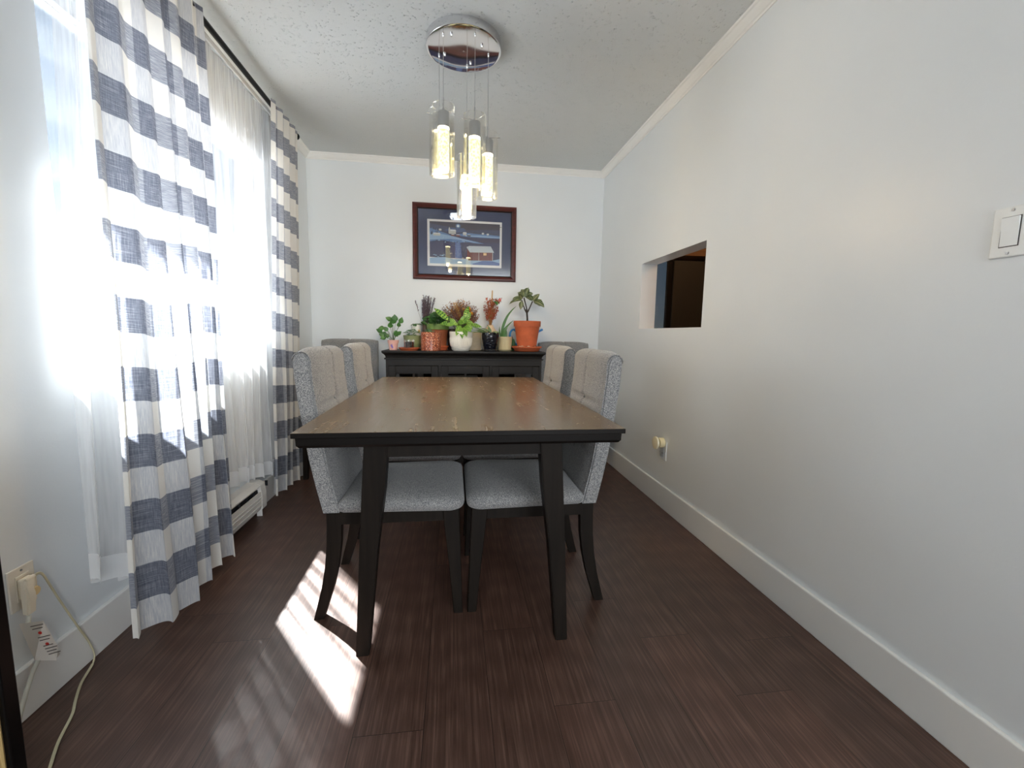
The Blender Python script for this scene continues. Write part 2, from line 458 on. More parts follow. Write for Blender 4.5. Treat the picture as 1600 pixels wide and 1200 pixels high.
    struct('window_2', bm, M_vinyl)
    # roof overhang and the ground outside the window
    M_soffit = mat('soffit_paint', srgb(205, 208, 208), 0.6)
    bm = bmesh.new(); box(bm, (-1.60, -3.4, 2.50), (-1.27, 4.6, 2.53)); box(bm, (-1.63, -3.4, 2.48), (-1.60, 4.6, 2.62))
    struct('trim_roof_overhang', bm, M_soffit)
    M_ground = mat('outdoor_ground', srgb(112, 112, 114), 0.9, var=(2.0, 0.2))
    struct('floor_outdoor_ground', bx((-30, -20, -0.5), (-1.45, 30, -0.4)), M_ground)
room()

# ------------------------------------------------------------ kitchen beyond the pass-through
def kitchen():
    t = thing('refrigerator', 'black refrigerator seen through the pass-through opening in the right wall', 'refrigerator', (2.05, 3.65, 0))
    M_fr = mat('fridge_enamel', srgb(40, 38, 31), 0.5, bump=(350, 0.15, 0.0006)); M_door = mat('fridge_door_gloss', srgb(24, 25, 26), 0.15)
    obj('body', bx((1.745, 3.3, 0.03), (2.45, 4.0, 1.65), 0.006), M_fr, t)
    obj('door', bx((1.69, 3.302, 0.06), (1.7445, 3.998, 1.05), 0.01), M_door, t)
    obj('door', bx((1.69, 3.302, 1.06), (1.7445, 3.998, 1.65), 0.01), M_door, t)
    bm = bmesh.new(); box(bm, (1.66, 3.93, 1.12), (1.675, 3.955, 1.55), 0.004)
    box(bm, (1.67, 3.932, 1.13), (1.69, 3.953, 1.15)); box(bm, (1.67, 3.932, 1.52), (1.69, 3.953, 1.54))
    tag(obj('handle', bm, M_chrome, t), 'chrome handle')
    obj('base', bx((1.76, 3.32, 0), (2.43, 3.98, 0.03)), M_black, t)
    M_kw = wood('kitchen_cabinet_wood', srgb(122, 88, 54), srgb(160, 118, 76), 0.45, 'x')
    c = thing('wall_cabinet', 'brown wooden wall cabinet above the black refrigerator', 'cabinet', (2.1, 3.7, 1.69))
    obj('body', bx((1.66, 3.30, 1.69), (2.6, 4.38, 2.4)), M_kw, c)
    obj('door', bx((1.635, 3.32, 1.70), (1.66, 3.82, 2.38), 0.003), M_kw, c)
    obj('door', bx((1.635, 3.84, 1.70), (1.66, 4.36, 2.38), 0.003), M_kw, c)
kitchen()

# ------------------------------------------------------------ curtains
def curtain(name, label, cat, material, y_top, y_bot, x_top, x_bot, z_top, z_bot, folds, amp, width, seed, pleat=0.0, nz=70, per=14, ybulge=None, parent=None, group=None):
    """z_bot, x_bot may be functions of s in 0..1; the cloth hangs in folds that open downwards"""
    rnd = random.Random(seed)
    N = folds*per; bm = bmesh.new(); uvl = bm.loops.layers.uv.new('UVMap')
    ph = [rnd.uniform(-0.5, 0.5) for _ in range(folds+3)]; am = [rnd.uniform(0.55, 1.25) for _ in range(folds+3)]
    def lerp(L, t):
        i = int(t); f = t-i; f = f*f*(3-2*f); return L[i]*(1-f)+L[min(i+1, len(L)-1)]*f
    fb = z_bot if callable(z_bot) else (lambda s: z_bot)
    xb = x_bot if callable(x_bot) else (lambda s: x_bot)
    grid = []
    for j in range(nz+1):
        v = j/nz; row = []         # v: 0 top .. 1 bottom
        for i in range(N+1):
            s = i/N; q = s*folds
            a0, a1 = amp
            a = min(0.036, (a0*(1-v)+a1*v)*lerp(am, q))
            phase = 2*PI*q+lerp(ph, q)*2.2*(0.3+0.7*v)+0.5*math.sin(v*2.4+seed)
            y = (y_top[0]+(y_top[1]-y_top[0])*s)*(1-v)+(y_bot[0]+(y_bot[1]-y_bot[0])*s)*v
            if ybulge: y += ybulge(s, v)
            y += 0.45*a*math.sin(2*phase+0.7)*min(1, v*4+0.2)
            x = x_top*(1-v)+xb(s)*v+a*math.sin(phase)+0.006*math.sin(v*9+q*1.7+seed)*v
            if v < 0.03 and pleat: x += pleat*0.004*math.sin(phase*3)
            z = z_top*(1-v)+fb(s)*v
            row.append(bm.verts.new((x, y, z)))
        grid.append(row)
    for j in range(nz):
        for i in range(N):
            f = bm.faces.new((grid[j][i], grid[j][i+1], grid[j+1][i+1], grid[j+1][i]))
            for lp, (a, b) in zip(f.loops, ((i, j), (i+1, j), (i+1, j+1), (i, j+1))):
                lp[uvl].uv = (a/N*width, (1-b/nz)*(z_top-0.06))
    o = obj(name, bm, material, parent, smooth=True, recalc=False)
    if label: tag(o, label, cat, group)
    return o

def curtains():
    # far checked panel
    curtain('checked_curtain', 'grey and white checked curtain panel hanging at the far end of the black rod', 'curtain', M_check,
            (2.70, 3.105), (2.50, 3.13), -1.008, lambda s: -1.03-0.062*s*s, 2.325, lambda s: 0.10-0.09*s, 4, (0.009, 0.024), 0.9, 5, per=20)
    # near checked panel, its edge folds towards the camera
    curtain('checked_curtain', 'wide grey and white checked curtain panel nearest the camera, hem brushing the floor', 'curtain', M_check,
            (1.43, 2.03), (1.36, 1.99), -1.008, lambda s: -1.0+0.045*math.sin(PI*s), 2.325, lambda s: 0.06+0.02*math.cos(9*s), 6, (0.009, 0.03), 1.0, 2, per=22)
    # white sheers
    curtain('sheer_curtain', 'white sheer curtain panel left of and behind the near checked curtain', 'curtain', M_sheer,
            (1.47, 1.98), (1.33, 1.95), -1.087, -1.085, 2.302, lambda s: 0.30-0.11*min(1, s*3), 5, (0.008, 0.05), 1.3, 11, per=24)
    curtain('sheer_curtain', 'white sheer curtain panel between the two checked curtains, above the heater', 'curtain', M_sheer,
            (1.99, 2.92), (1.99, 2.82), -1.087, -1.085, 2.302, lambda s: 0.27-0.07*s+0.02*math.sin(6*s), 9, (0.006, 0.065), 1.9, 7, per=20)
    # rods
    t = thing('curtain_rod', 'black curtain rod with round finials above the window', 'curtain rod', (-1.03, 2.2, 2.31))
    bm = bmesh.new(); tube(bm, [(-1.03, 1.0, 2.312), (-1.03, 3.13, 2.312)], 0.013, 14); obj('rod', bm, M_black, t, smooth='auto')
    for y in (0.985, 3.145):
        bm = bmesh.new(); ball(bm, (-1.03, y, 2.312), 0.021, 14); box(bm, (-1.045, y-0.004, 2.297), (-1.015, y+0.004, 2.327), 0.003); obj('finial', bm, M_black, t, smooth=True)
    for y in (1.2, 2.04, 3.0):
        bm = bmesh.new(); box(bm, (XL, y-0.012, 2.322), (XL+0.006, y+0.012, 2.364), 0.002)
        tube(bm, [(XL+0.004, y, 2.342), (-1.05, y, 2.342), (-1.03, y, 2.327)], 0.005, 8); obj('bracket', bm, M_black, t)
    s = thing('sheer_rod', 'thin white curtain rod behind the black rod, carrying the sheers', 'curtain rod', (-1.075, 2.2, 2.30))
    M_wrod = mat('white_rod', srgb(232, 234, 236), 0.3)
    bm = bmesh.new(); box(bm, (-1.0745, 1.35, 2.293), (-1.066, 2.98, 2.319), 0.003); obj('rod', bm, M_wrod, s)
    for y in (1.35, 2.98):
        obj('bracket', bx((XL, y-0.006, 2.303), (-1.0745, y+0.006, 2.316), 0.002), M_wrod, s)
curtains()

# ------------------------------------------------------------ baseboard heater
def heater():
    t = thing('baseboard_heater', 'white electric baseboard heater under the window', 'heater', (-1.1, 2.0, 0))
    M_h = mat('heater_enamel', srgb(232, 230, 226), 0.35)
    y0, y1 = 1.62, 2.52
    bm = bmesh.new()
    # front and top housing with an open slot between
    prism(bm, [(XL, 0.188), (XL, 0.196), (-1.098, 0.196), (-1.072, 0.178), (-1.072, 0.172), (-1.1, 0.186)], 'y', y0, y1)
    prism(bm, [(-1.075, 0.145), (-1.068, 0.145), (-1.066, 0.12), (-1.068, 0.06), (-1.072, 0.045), (-1.078, 0.045)], 'y', y0, y1)
    prism(bm, [(XL, 0.03), (XL+0.004, 0.03), (XL+0.004, 0.19), (XL, 0.19)], 'y', y0, y1)
    obj('housing', bm, M_h, t)
    bm = bmesh.new()
    for z in (0.118, 0.098, 0.072): box(bm, (-1.0665, y0+0.01, z-0.0012), (-1.0635, y1-0.04, z+0.0012))
    pieces('rib', bm, M_h, t)
    for ya, yb in ((y0-0.01, y0+0.02), (y1-0.06, y1)):
        bm = bmesh.new(); prism(bm, [(XL, 0.03), (XL, 0.197), (-1.098, 0.197), (-1.0715, 0.18), (-1.0635, 0.12), (-1.066, 0.043), (-1.08, 0.03)], 'y', ya, yb, 0.002); obj('end_cap', bm, M_h, t)
    M_in = mat('heater_inside', srgb(48, 50, 54), 0.5, 0.5)
    obj('deflector', bx((-1.135, y0+0.02, 0.05), (-1.085, y1-0.06, 0.155)), M_in, t)
    bm = bmesh.new()
    for k in range(12):
        y = y0+0.06+k*0.08; box(bm, (-1.088, y, 0.145), (-1.074, y+0.003, 0.176))
    pieces('louver', bm, M_in, t)
    bm = bmesh.new(); box(bm, (-1.10, y1-0.05, 0), (-1.072, y1-0.046, 0.045)); box(bm, (-1.10, y0+0.04, 0), (-1.072, y0+0.044, 0.045)); pieces('foot', bm, M_h, t)
heater()

# ------------------------------------------------------------ dining table
TX0, TX1, TY0, TY1 = -0.447, 0.519, 1.218, 2.764
def table():
    cx = (TX0+TX1)/2
    t = thing('dining_table', 'long dark wood dining table with splayed legs in the middle of the room', 'table', (cx, (TY0+TY1)/2, 0))
    bm = bmesh.new(); box(bm, (TX0, TY0, 0.7445), (TX1, TY1, 0.76), 0.0015, 2)
    for f in bm.faces: f.material_index = 1 if f.normal.z < 0.6 else 0
    bm.normal_update()
    for f in bm.faces: f.material_index = 0 if f.normal.z > 0.6 else 1
    obj('tabletop', bm, None, t, mats=[M_top, M_edge])
    bm = bmesh.new(); rings = []
    for ins, z in ((0.026, 0.712), (0.016, 0.714), (0.010, 0.722), (0.009, 0.7445)):
        rings.append([(TX0+ins, TY0+ins, z), (TX1-ins, TY0+ins, z), (TX1-ins, TY1-ins, z), (TX0+ins, TY1-ins, z)])
    loft(bm, rings); obj('edge_moulding', bm, M_edge, t)
    bm = bmesh.new(); a = (cx-0.255, TY0+0.095, 0.660); b = (cx+0.255, TY1-0.095, 0.712); w = 0.022
    box(bm, a, (b[0], a[1]+w, b[2])); box(bm, (a[0], b[1]-w, a[2]), b)
    box(bm, (a[0]-0.03, a[1]+w, a[2]), (a[0]+w-0.03, b[1]-w, b[2])); box(bm, (b[0]-w+0.03, a[1]+w, a[2]), (b[0]+0.03, b[1]-w, b[2]))
    obj('apron', bm, M_leg, t)
    for sx in (-1, 1):
        for sy in (-1, 1):
            yy = TY0+0.083 if sy < 0 else TY1-0.083
            bm = bmesh.new(); rings = []
            for z, xo, xi, d, dy in ((0, 0.350, 0.309, 0.042, 0.016), (0.35, 0.330, 0.275, 0.052, 0.008), (0.55, 0.317, 0.249, 0.06, 0.004), (0.712, 0.306, 0.236, 0.064, 0.0)):
                y0 = yy-sy*(-dy) if False else yy+(dy if sy < 0 else -dy)
                y1 = y0+(d if sy < 0 else -d)
                rings.append([(cx+sx*xo, y0, z), (cx+sx*xi, y0, z), (cx+sx*xi, y1, z), (cx+sx*xo, y1, z)])
            loft(bm, rings)
            bmesh.ops.recalc_face_normals(bm, faces=bm.faces)
            bmesh.ops.bevel(bm, geom=[e for e in bm.edges if abs(e.verts[0].co.z-e.verts[1].co.z) > 0.05], offset=0.003, segments=2, affect='EDGES')
            obj('leg', bm, M_leg, t)
table()

# ------------------------------------------------------------ dining chairs
def bez(pts, z):
    for (z0, x0), (z1, x1) in zip(pts, pts[1:]):
        if z <= z1:
            f = (z-z0)/(z1-z0); return x0+(x1-x0)*f
    return pts[-1][1]
BACK = [(0.405, -0.235), (0.565, -0.271), (0.722, -0.293), (0.864, -0.311), (1.0, -0.318)]
def make_chair():
    t = thing('dining_chair', None, 'chair', group='grey upholstered dining chairs')
    # seat cushion
    bm = bmesh.new(); n = 20; mth = 20; rings = []
    def pt(u, v, zz, infl):
        w = 0.232-0.018*(1-u)
        x = -0.178+u*0.438; return (x, (v*2-1)*w, zz)
    def outline(k, ins):
        # rounded rectangle outline, wider at the front
        pts = []; r = 0.045
        x0, x1 = -0.182+ins, 0.252-ins
        for cxk, cyk, a0 in ((x1-r, 1, 0), (x0+r*0.3, 1, 1), (x0+r*0.3, -1, 2), (x1-r, -1, 3)):
            rr = r if cxk > 0 else r*0.3
            for q in range(7):
                an = (a0*PI/2)+q/6*PI/2
                w = (0.236 if cxk > 0 else 0.218)-ins
                cy = cyk*(w-rr)
                pts.append((cxk+rr*math.cos(an), cy+rr*math.sin(an)))
        return pts
    prof = [(0.006, 0.405), (0.0, 0.410), (-0.004, 0.420), (-0.006, 0.430), (-0.002, 0.441), (0.008, 0.451), (0.025, 0.459), (0.05, 0.465), (0.09, 0.469), (0.14, 0.471), (0.19, 0.472)]
    for ins, z in prof:
        if ins <= 0.05: rings.append([(x, y, z) for x, y in outline(0, ins)])
        else:
            base = outline(0, 0.05); c = Vector((0.035, 0)); k = 1-(ins-0.05)/0.168
            rings.append([(c.x+(x-c.x)*k, y*k, z) for x, y in base])
    loft(bm, rings)
    obj('seat', bm, M_fabric, t, smooth=True)
    # backrest: shell (sides/back) and padded front
    HW = 0.2175
    zs = [0.405+0.575*i/34 for i in range(35)]
    bm = bmesh.new(); rings = []
    th = 0.056
    def ring(z, hw, off0, off1):
        xb = bez(BACK, z)
        return [(xb+off0, -hw, z), (xb+off0, hw, z), (xb+off1, hw, z), (xb+off1, -hw, z)]
    # side outline as a closed polygon with a rolled top
    pol = [(bez(BACK, z), z) for z in (0.405, 0.5, 0.6, 0.7, 0.8, 0.88, 0.92, 0.942)]
    xt = bez(BACK, 0.942)
    pol += [(xt+0.006, 0.957), (xt+0.018, 0.967), (xt+0.033, 0.967), (xt+0.047, 0.957), (xt+0.055, 0.939)]
    pol += [(bez(BACK, z)+th, z) for z in (0.9, 0.8, 0.7, 0.6, 0.5, 0.412)]
    pol += [(-0.182, 0.405)]
    prism(bm, pol, 'y', -HW, HW)
    bmesh.ops.recalc_face_normals(bm, faces=bm.faces)
    es = [e for e in bm.edges if len(e.link_faces) == 2 and any(len(f.verts) > 5 for f in e.link_faces)]
    bmesh.ops.bevel(bm, geom=es, offset=0.005, segments=2, affect='EDGES')
    obj('backrest', bm, M_fabric, t, smooth='auto')
    # padded tufted front wrapping over the top
    path = []
    for i in range(46):
        z = 0.42+i/45*(0.935-0.42); path.append((bez(BACK, z)+th, z, 1, 0))
    for k in range(1, 15):
        a = k/14*PI; c = (xt+th/2, 0.939)
        path.append((c[0]+math.cos(a)*(th/2+0.001), c[1]+math.sin(a)*0.031, math.cos(a), math.sin(a)))
    bm = bmesh.new(); ny = 40; G = []
    for i, (x, z, nx_, nz_) in enumerate(path):
        row = []
        for j in range(ny+1):
            y = -1+2*j/ny
            edge = (1-abs(y)**6)
            ends = min(1, i/2.5)*min(1, (len(path)-1-i)/6)
            b = 0.014*edge*ends
            # creases
            def cr(d, w): return math.exp(-(d/w)**2)
            up = 1/(1+math.exp(-(z-0.60)*90)) if nx_ > 0 else 1
            fade = min(1, (len(path)-1-i)/8)
            b -= 0.007*cr(y*HW, 0.006)*up*fade*edge
            b -= 0.010*cr(z-0.787, 0.006)*(1 if nx_ >= 0.99 else 0)*edge
            b -= 0.010*cr(z-0.60, 0.006)*(1 if nx_ >= 0.99 else 0)*edge
            for zz in (0.60, 0.787):
                b -= 0.012*cr(math.hypot(y*HW, z-zz), 0.016)
            b = max(b, 0.0012)
            row.append(bm.verts.new((x+nx_*b, y*(HW-0.0035), z+nz_*b)))
        G.append(row)
    for i in range(len(G)-1):
        for j in range(ny): bm.faces.new((G[i][j], G[i][j+1], G[i+1][j+1], G[i+1][j]))
    pad = obj('cushion', bm, M_fabric, t, smooth=True, recalc=True)
    bm = bmesh.new()
    for s in (-1, 1):
        tube(bm, [(x+0.0012*a, s*(HW-0.003), z+0.0012*b) for x, z, a, b in path[::2]], 0.0022, 6)
    pieces('piping', bm, M_fabric, pad, smooth=True)
    bm = bmesh.new()
    for zz in (0.60, 0.787): ball(bm, (bez(BACK, zz)+th+0.0055, 0, zz), 0.008, 10, (0.5, 1, 1))
    pieces('button', bm, M_fabric, pad, smooth=True)
    bm = bmesh.new(); w = 0.018
    box(bm, (-0.20, -0.212, 0.361), (0.235, -0.212+w, 0.4045)); box(bm, (-0.20, 0.212-w, 0.361), (0.235, 0.212, 0.4045))
    box(bm, (0.217, -0.194, 0.361), (0.235, 0.194, 0.4045)); box(bm, (-0.22, -0.194, 0.361), (-0.202, 0.194, 0.4045))
    obj('seat_frame', bm, M_leg, t)
    for s in (-1, 1):
        bm = bmesh.new()
        # front leg, tapered
        rings = []
        for z, x0, x1, ya, yb in ((0, 0.219, 0.252, 0.222, 0.190), (0.2, 0.200, 0.246, 0.220, 0.183), (0.4045, 0.178, 0.238, 0.217, 0.175)):
            rings.append([(x0, s*ya, z), (x1, s*ya, z), (x1, s*yb, z), (x0, s*yb, z)])
        loft(bm, rings); bmesh.ops.recalc_face_normals(bm, faces=bm.faces)
        bmesh.ops.bevel(bm, geom=[e for e in bm.edges if abs(e.verts[0].co.z-e.verts[1].co.z) > 0.05], offset=0.003, segments=1, affect='EDGES')
        obj('leg', bm, M_leg, t)
        bm = bmesh.new(); rings = []
        for z, x0, x1 in ((0, -0.284, -0.249), (0.05, -0.271, -0.233), (0.12, -0.253, -0.211), (0.2, -0.239, -0.193), (0.28, -0.231, -0.182), (0.36, -0.228, -0.178), (0.4045, -0.228, -0.178)):
            rings.append([(x0, s*0.204, z), (x1, s*0.204, z), (x1, s*0.172, z), (x0, s*0.172, z)])
        loft(bm, rings); obj('leg', bm, M_leg, t)
    return t

def dup(root, loc, rotz, label):
    r = root.copy(); COL.objects.link(r); r.location = loc; r.rotation_euler = (0, 0, rotz); r['label'] = label
    for ch in list(root.children):
        c = ch.copy(); COL.objects.link(c); c.parent = r
        for g in list(ch.children):
            d = g.copy(); COL.objects.link(d); d.parent = c
    return r
def chairs():
    c0 = make_chair()
    spots = [((-0.220, 1.722, 0), 0.0, 'grey upholstered dining chair on the left side of the table, nearest the camera'),
             ((0.302, 1.722, 0), PI, 'grey upholstered dining chair on the right side of the table, nearest the camera'),
             ((-0.222, 2.335, 0), 0.0, 'grey upholstered dining chair on the left side of the table, second from the camera'),
             ((0.300, 2.335, 0), PI, 'grey upholstered dining chair on the right side of the table, second from the camera'),
             ((-0.832, 3.325, 0), -PI/2, 'grey upholstered dining chair against the back wall, left of the sideboard'),
             ((0.935, 3.325, 0), -PI/2, 'grey upholstered dining chair against the back wall, right of the sideboard')]
    for i, (loc, rz, lab) in enumerate(spots):
        if i == 0: c0.location = loc; c0.rotation_euler = (0, 0, rz); c0['label'] = lab
        else: dup(c0, loc, rz, lab)
chairs()

# ------------------------------------------------------------ sideboard
CT = 0.905      # top of the sideboard
def sideboard():
    x0, x1, y0, y1 = -0.507, 0.680, 3.285, 3.655
    t = thing('sideboard', 'dark wood sideboard with three panelled doors against the back wall, plants on top', 'cabinet', ((x0+x1)/2, 3.47, 0))
    bm = bmesh.new(); rings = []
    for ins, z in ((0.0, 0.822), (0.0, 0.838), (-0.010, 0.841), (-0.010, 0.850), (0.0, 0.853), (-0.004, 0.868), (-0.014, 0.880), (-0.024, 0.888), (-0.026, 0.893), (-0.026, CT)):
        rings.append([(x0+ins, y0+ins, z), (x1-ins, y0+ins, z), (x1-ins, y1, z), (x0+ins, y1, z)])
    loft(bm, rings); obj('top', bm, M_cab, t)
    # carcass: sides, back, bottom, face frame
    bm = bmesh.new(); f = 0.022
    box(bm, (x0, y0+f, 0.09), (x0+0.02, y1, 0.822)); box(bm, (x1-0.02, y0+f, 0.09), (x1, y1, 0.822))
    box(bm, (x0+0.02, y1-0.01, 0.09), (x1-0.02, y1, 0.822)); box(bm, (x0+0.02, y0+f, 0.09), (x1-0.02, y1-0.01, 0.11))
    box(bm, (x0+0.02, y0+f, 0.45), (x1-0.02, y1-0.01, 0.465))
    box(bm, (x0, y0, 0.795), (x1, y0+f, 0.822)); box(bm, (x0, y0, 0.09), (x1, y0+f, 0.12))
    n = 3; st = 0.018; W = (x1-x0-st*(n+1))/n
    for k in range(n+1):
        xx = x0+k*(W+st); box(bm, (xx, y0, 0.12), (xx+st, y0+f, 0.795))
    obj('body', bm, M_cab, t)
    M_gl = glass_material('cabinet_glass', (0.35, 0.34, 0.33, 1), 0.1)
    for k in range(n):
        a = x0+st+k*(W+st)+0.002; b = a+W-0.004; z0, z1 = 0.123, 0.792; r = 0.052; yd = y0-0.004
        bm = bmesh.new()
        box(bm, (a, yd, z0), (a+r, yd+0.02, z1), 0.002, 1); box(bm, (b-r, yd, z0), (b, yd+0.02, z1), 0.002, 1)
        box(bm, (a+r, yd, z1-r), (b-r, yd+0.02, z1), 0.002, 1); box(bm, (a+r, yd, z0), (b-r, yd+0.02, z0+r+0.03), 0.002, 1)
        # inner bead and muntins
        box(bm, (a+r, yd+0.004, z1-r-0.008), (b-r, yd+0.016, z1-r)); box(bm, (a+r, yd+0.004, z0+r+0.03), (b-r, yd+0.016, z0+r+0.038))
        m = (a+b)/2; box(bm, (m-0.008, yd+0.004, z0+r+0.038), (m+0.008, yd+0.016, z1-r-0.008))
        for zz in (0.36, 0.55): box(bm, (a+r, yd+0.005, zz-0.008), (b-r, yd+0.015, zz+0.008))
        d = obj('door', bm, M_cab, t)
        obj('pane', bx((a+r-0.005, yd+0.0165, z0+r), (b-r+0.005, yd+0.0195, z1-r+0.005)), M_gl, d)
        bm = bmesh.new(); kx = b-0.024 if k < 2 else a+0.024
        tube(bm, [(kx, yd, 0.47), (kx, yd-0.006, 0.47), (kx, yd-0.014, 0.47), (kx, yd-0.022, 0.47), (kx, yd-0.025, 0.47)], [0.006, 0.005, 0.01, 0.012, 0.006], 12)
        obj('knob', bm, M_black, d, smooth=True)
    M_line = mat('sideboard_base_edge', srgb(150, 132, 92), 0.4)
    bm = bmesh.new()
    prism(bm, [(x0-0.008, 0.0), (x0+0.09, 0.0), (x0+0.12, 0.035), (x1-0.12, 0.035), (x1-0.09, 0.0), (x1+0.008, 0.0), (x1+0.008, 0.082), (x0-0.008, 0.082)], 'y', y0-0.008, y0+0.014)
    box(bm, (x0-0.008, y0+0.014, 0), (x0+0.014, y1, 0.082)); box(bm, (x1-0.014, y0+0.014, 0), (x1+0.008, y1, 0.082))
    box(bm, (x0-0.004, y0-0.004, 0.082), (x1+0.004, y1, 0.09))
    obj('base', bm, M_cab, t)
sideboard()

# ------------------------------------------------------------ pendant light
def pendant():
    cx, cy = 0.045, 2.205
    t = thing('pendant_light', 'round chrome ceiling canopy with five wired glass cylinder pendants glowing warm', 'pendant light', (cx, cy, H))
    bm = bmesh.new(); zc = 2.372
    lathe(bm, [(0.0001, zc), (0.06, zc-0.0003), (0.12, zc-0.0008), (0.165, zc-0.0005), (0.1745, zc), (0.1765, zc+0.0015), (0.1765, H)], (cx, cy, 0), 72, cap0=False)
    obj('canopy', bm, M_chrome, t, smooth='auto')
    bm = bmesh.new()
    for x, y in ((-0.012, 2.10), (-0.045, 2.245), (0.080, 2.292), (0.128, 2.155)):
        lathe(bm, [(0.0055, zc), (0.0055, zc-0.007), (0.004, zc-0.010), (0.0001, zc-0.0105)], (x, y, 0), 14, cap0=False)
    pieces('screw_cap', bm, M_chrome, t, smooth='auto')
    m, nt, p = newmat('bubble_crystal')
    co = nt.n('TexCoord').outputs['Object']
    v = nt.n('TexVoronoi', Vector=co, Scale=95.0).outputs['Distance']
    c = nt.ramp(v, [(0.0, (1.0, 0.66, 0.16, 1)), (0.35, (1.0, 0.82, 0.30, 1)), (0.6, (1.0, 0.97, 0.55, 1))])
    nt.link(c, p.inputs['Emission Color']); p.inputs['Emission Strength'].default_value = 0.62
    nt.link(c, p.inputs['Base Color']); p.inputs['Roughness'].default_value = 0.1
    M_crys = m
    m2, nt2, p2 = newmat('led_ring'); p2.inputs['Emission Color'].default_value = (1, 0.86, 0.55, 1); p2.inputs['Emission Strength'].default_value = 5.0
    M_shade = glass_material('pendant_glass', (0.995, 0.993, 0.985, 1), 0.16)
    specs = [(-0.049, 2.109, 1.772), (0.093, 2.086, 1.730), (0.163, 2.217, 1.712), (0.064, 2.321, 1.642), (-0.072, 2.258, 1.82)]
    for i, (x, y, z0) in enumerate(specs):
        zt = z0+0.30; rg = 0.051
        bm = bmesh.new(); tube(bm, [(x, y, zc), (x, y, zt+0.03)], 0.0013, 6); wobj = obj('wire', bm, M_alu, t)
        bm = bmesh.new(); lathe(bm, [(0.0015, zc-0.012), (0.004, zc-0.009), (0.0045, zc-0.003), (0.004, zc)], (x, y, 0), 10); obj('wire_grip', bm, M_chrome, t, smooth=True)
        bm = bmesh.new()
        lathe(bm, [(rg-0.003, z0), (rg, z0), (rg, zt), (rg-0.003, zt), (rg-0.003, z0+0.0005)], (x, y, 0), 48, cap0=False, cap1=False)
        obj('glass_shade', bm, M_shade, t, smooth='auto')
        bm = bmesh.new()
        lathe(bm, [(0.0275, zt-0.095), (0.0275, zt-0.032), (0.025, zt-0.028), (0.006, zt-0.027), (0.006, zt-0.012), (0.003, zt-0.010), (0.003, zt+0.035), (0.0001, zt+0.036)], (x, y, 0), 28)
        sk = obj('socket', bm, M_alu, t, smooth='auto')
        bm = bmesh.new(); a0 = 0.5+i*0.7
        for k in range(3):
            a = a0+k*2*PI/3; tube(bm, [(x+0.005*math.cos(a), y+0.005*math.sin(a), zt-0.018), (x+0.060*math.cos(a), y+0.060*math.sin(a), zt-0.018)], 0.0016, 6)
        pieces('glass_support', bm, M_chrome, sk)
        bm = bmesh.new(); lathe(bm, [(0.0001, z0+0.024), (0.0265, z0+0.024), (0.0265, zt-0.108), (0.0001, zt-0.108)], (x, y, 0), 24, cap0=False, cap1=False)
        pl = bpy.data.lights.new('pendant_bulb', 'POINT'); pl.energy = 1.8; pl.color = (1.0, 0.72, 0.40); pl.shadow_soft_size = 0.012
        po = bpy.data.objects.new('pendant_bulb', pl); COL.objects.link(po); po.location = (x, y, z0-0.004)
        obj('crystal_tube', bm, M_crys, t, smooth='auto')
        bm = bmesh.new(); lathe(bm, [(0.0001, zt-0.107), (0.026, zt-0.107), (0.026, zt-0.0955), (0.0001, zt-0.0955)], (x, y, 0), 24, cap0=False, cap1=False)
        lathe(bm, [(0.0001, z0+0.014), (0.022, z0+0.014), (0.0235, z0+0.0235), (0.0001, z0+0.0235)], (x, y, 0), 24, cap0=False, cap1=False)
        pieces('led_ring', bm, m2, t, smooth='auto')
pendant()

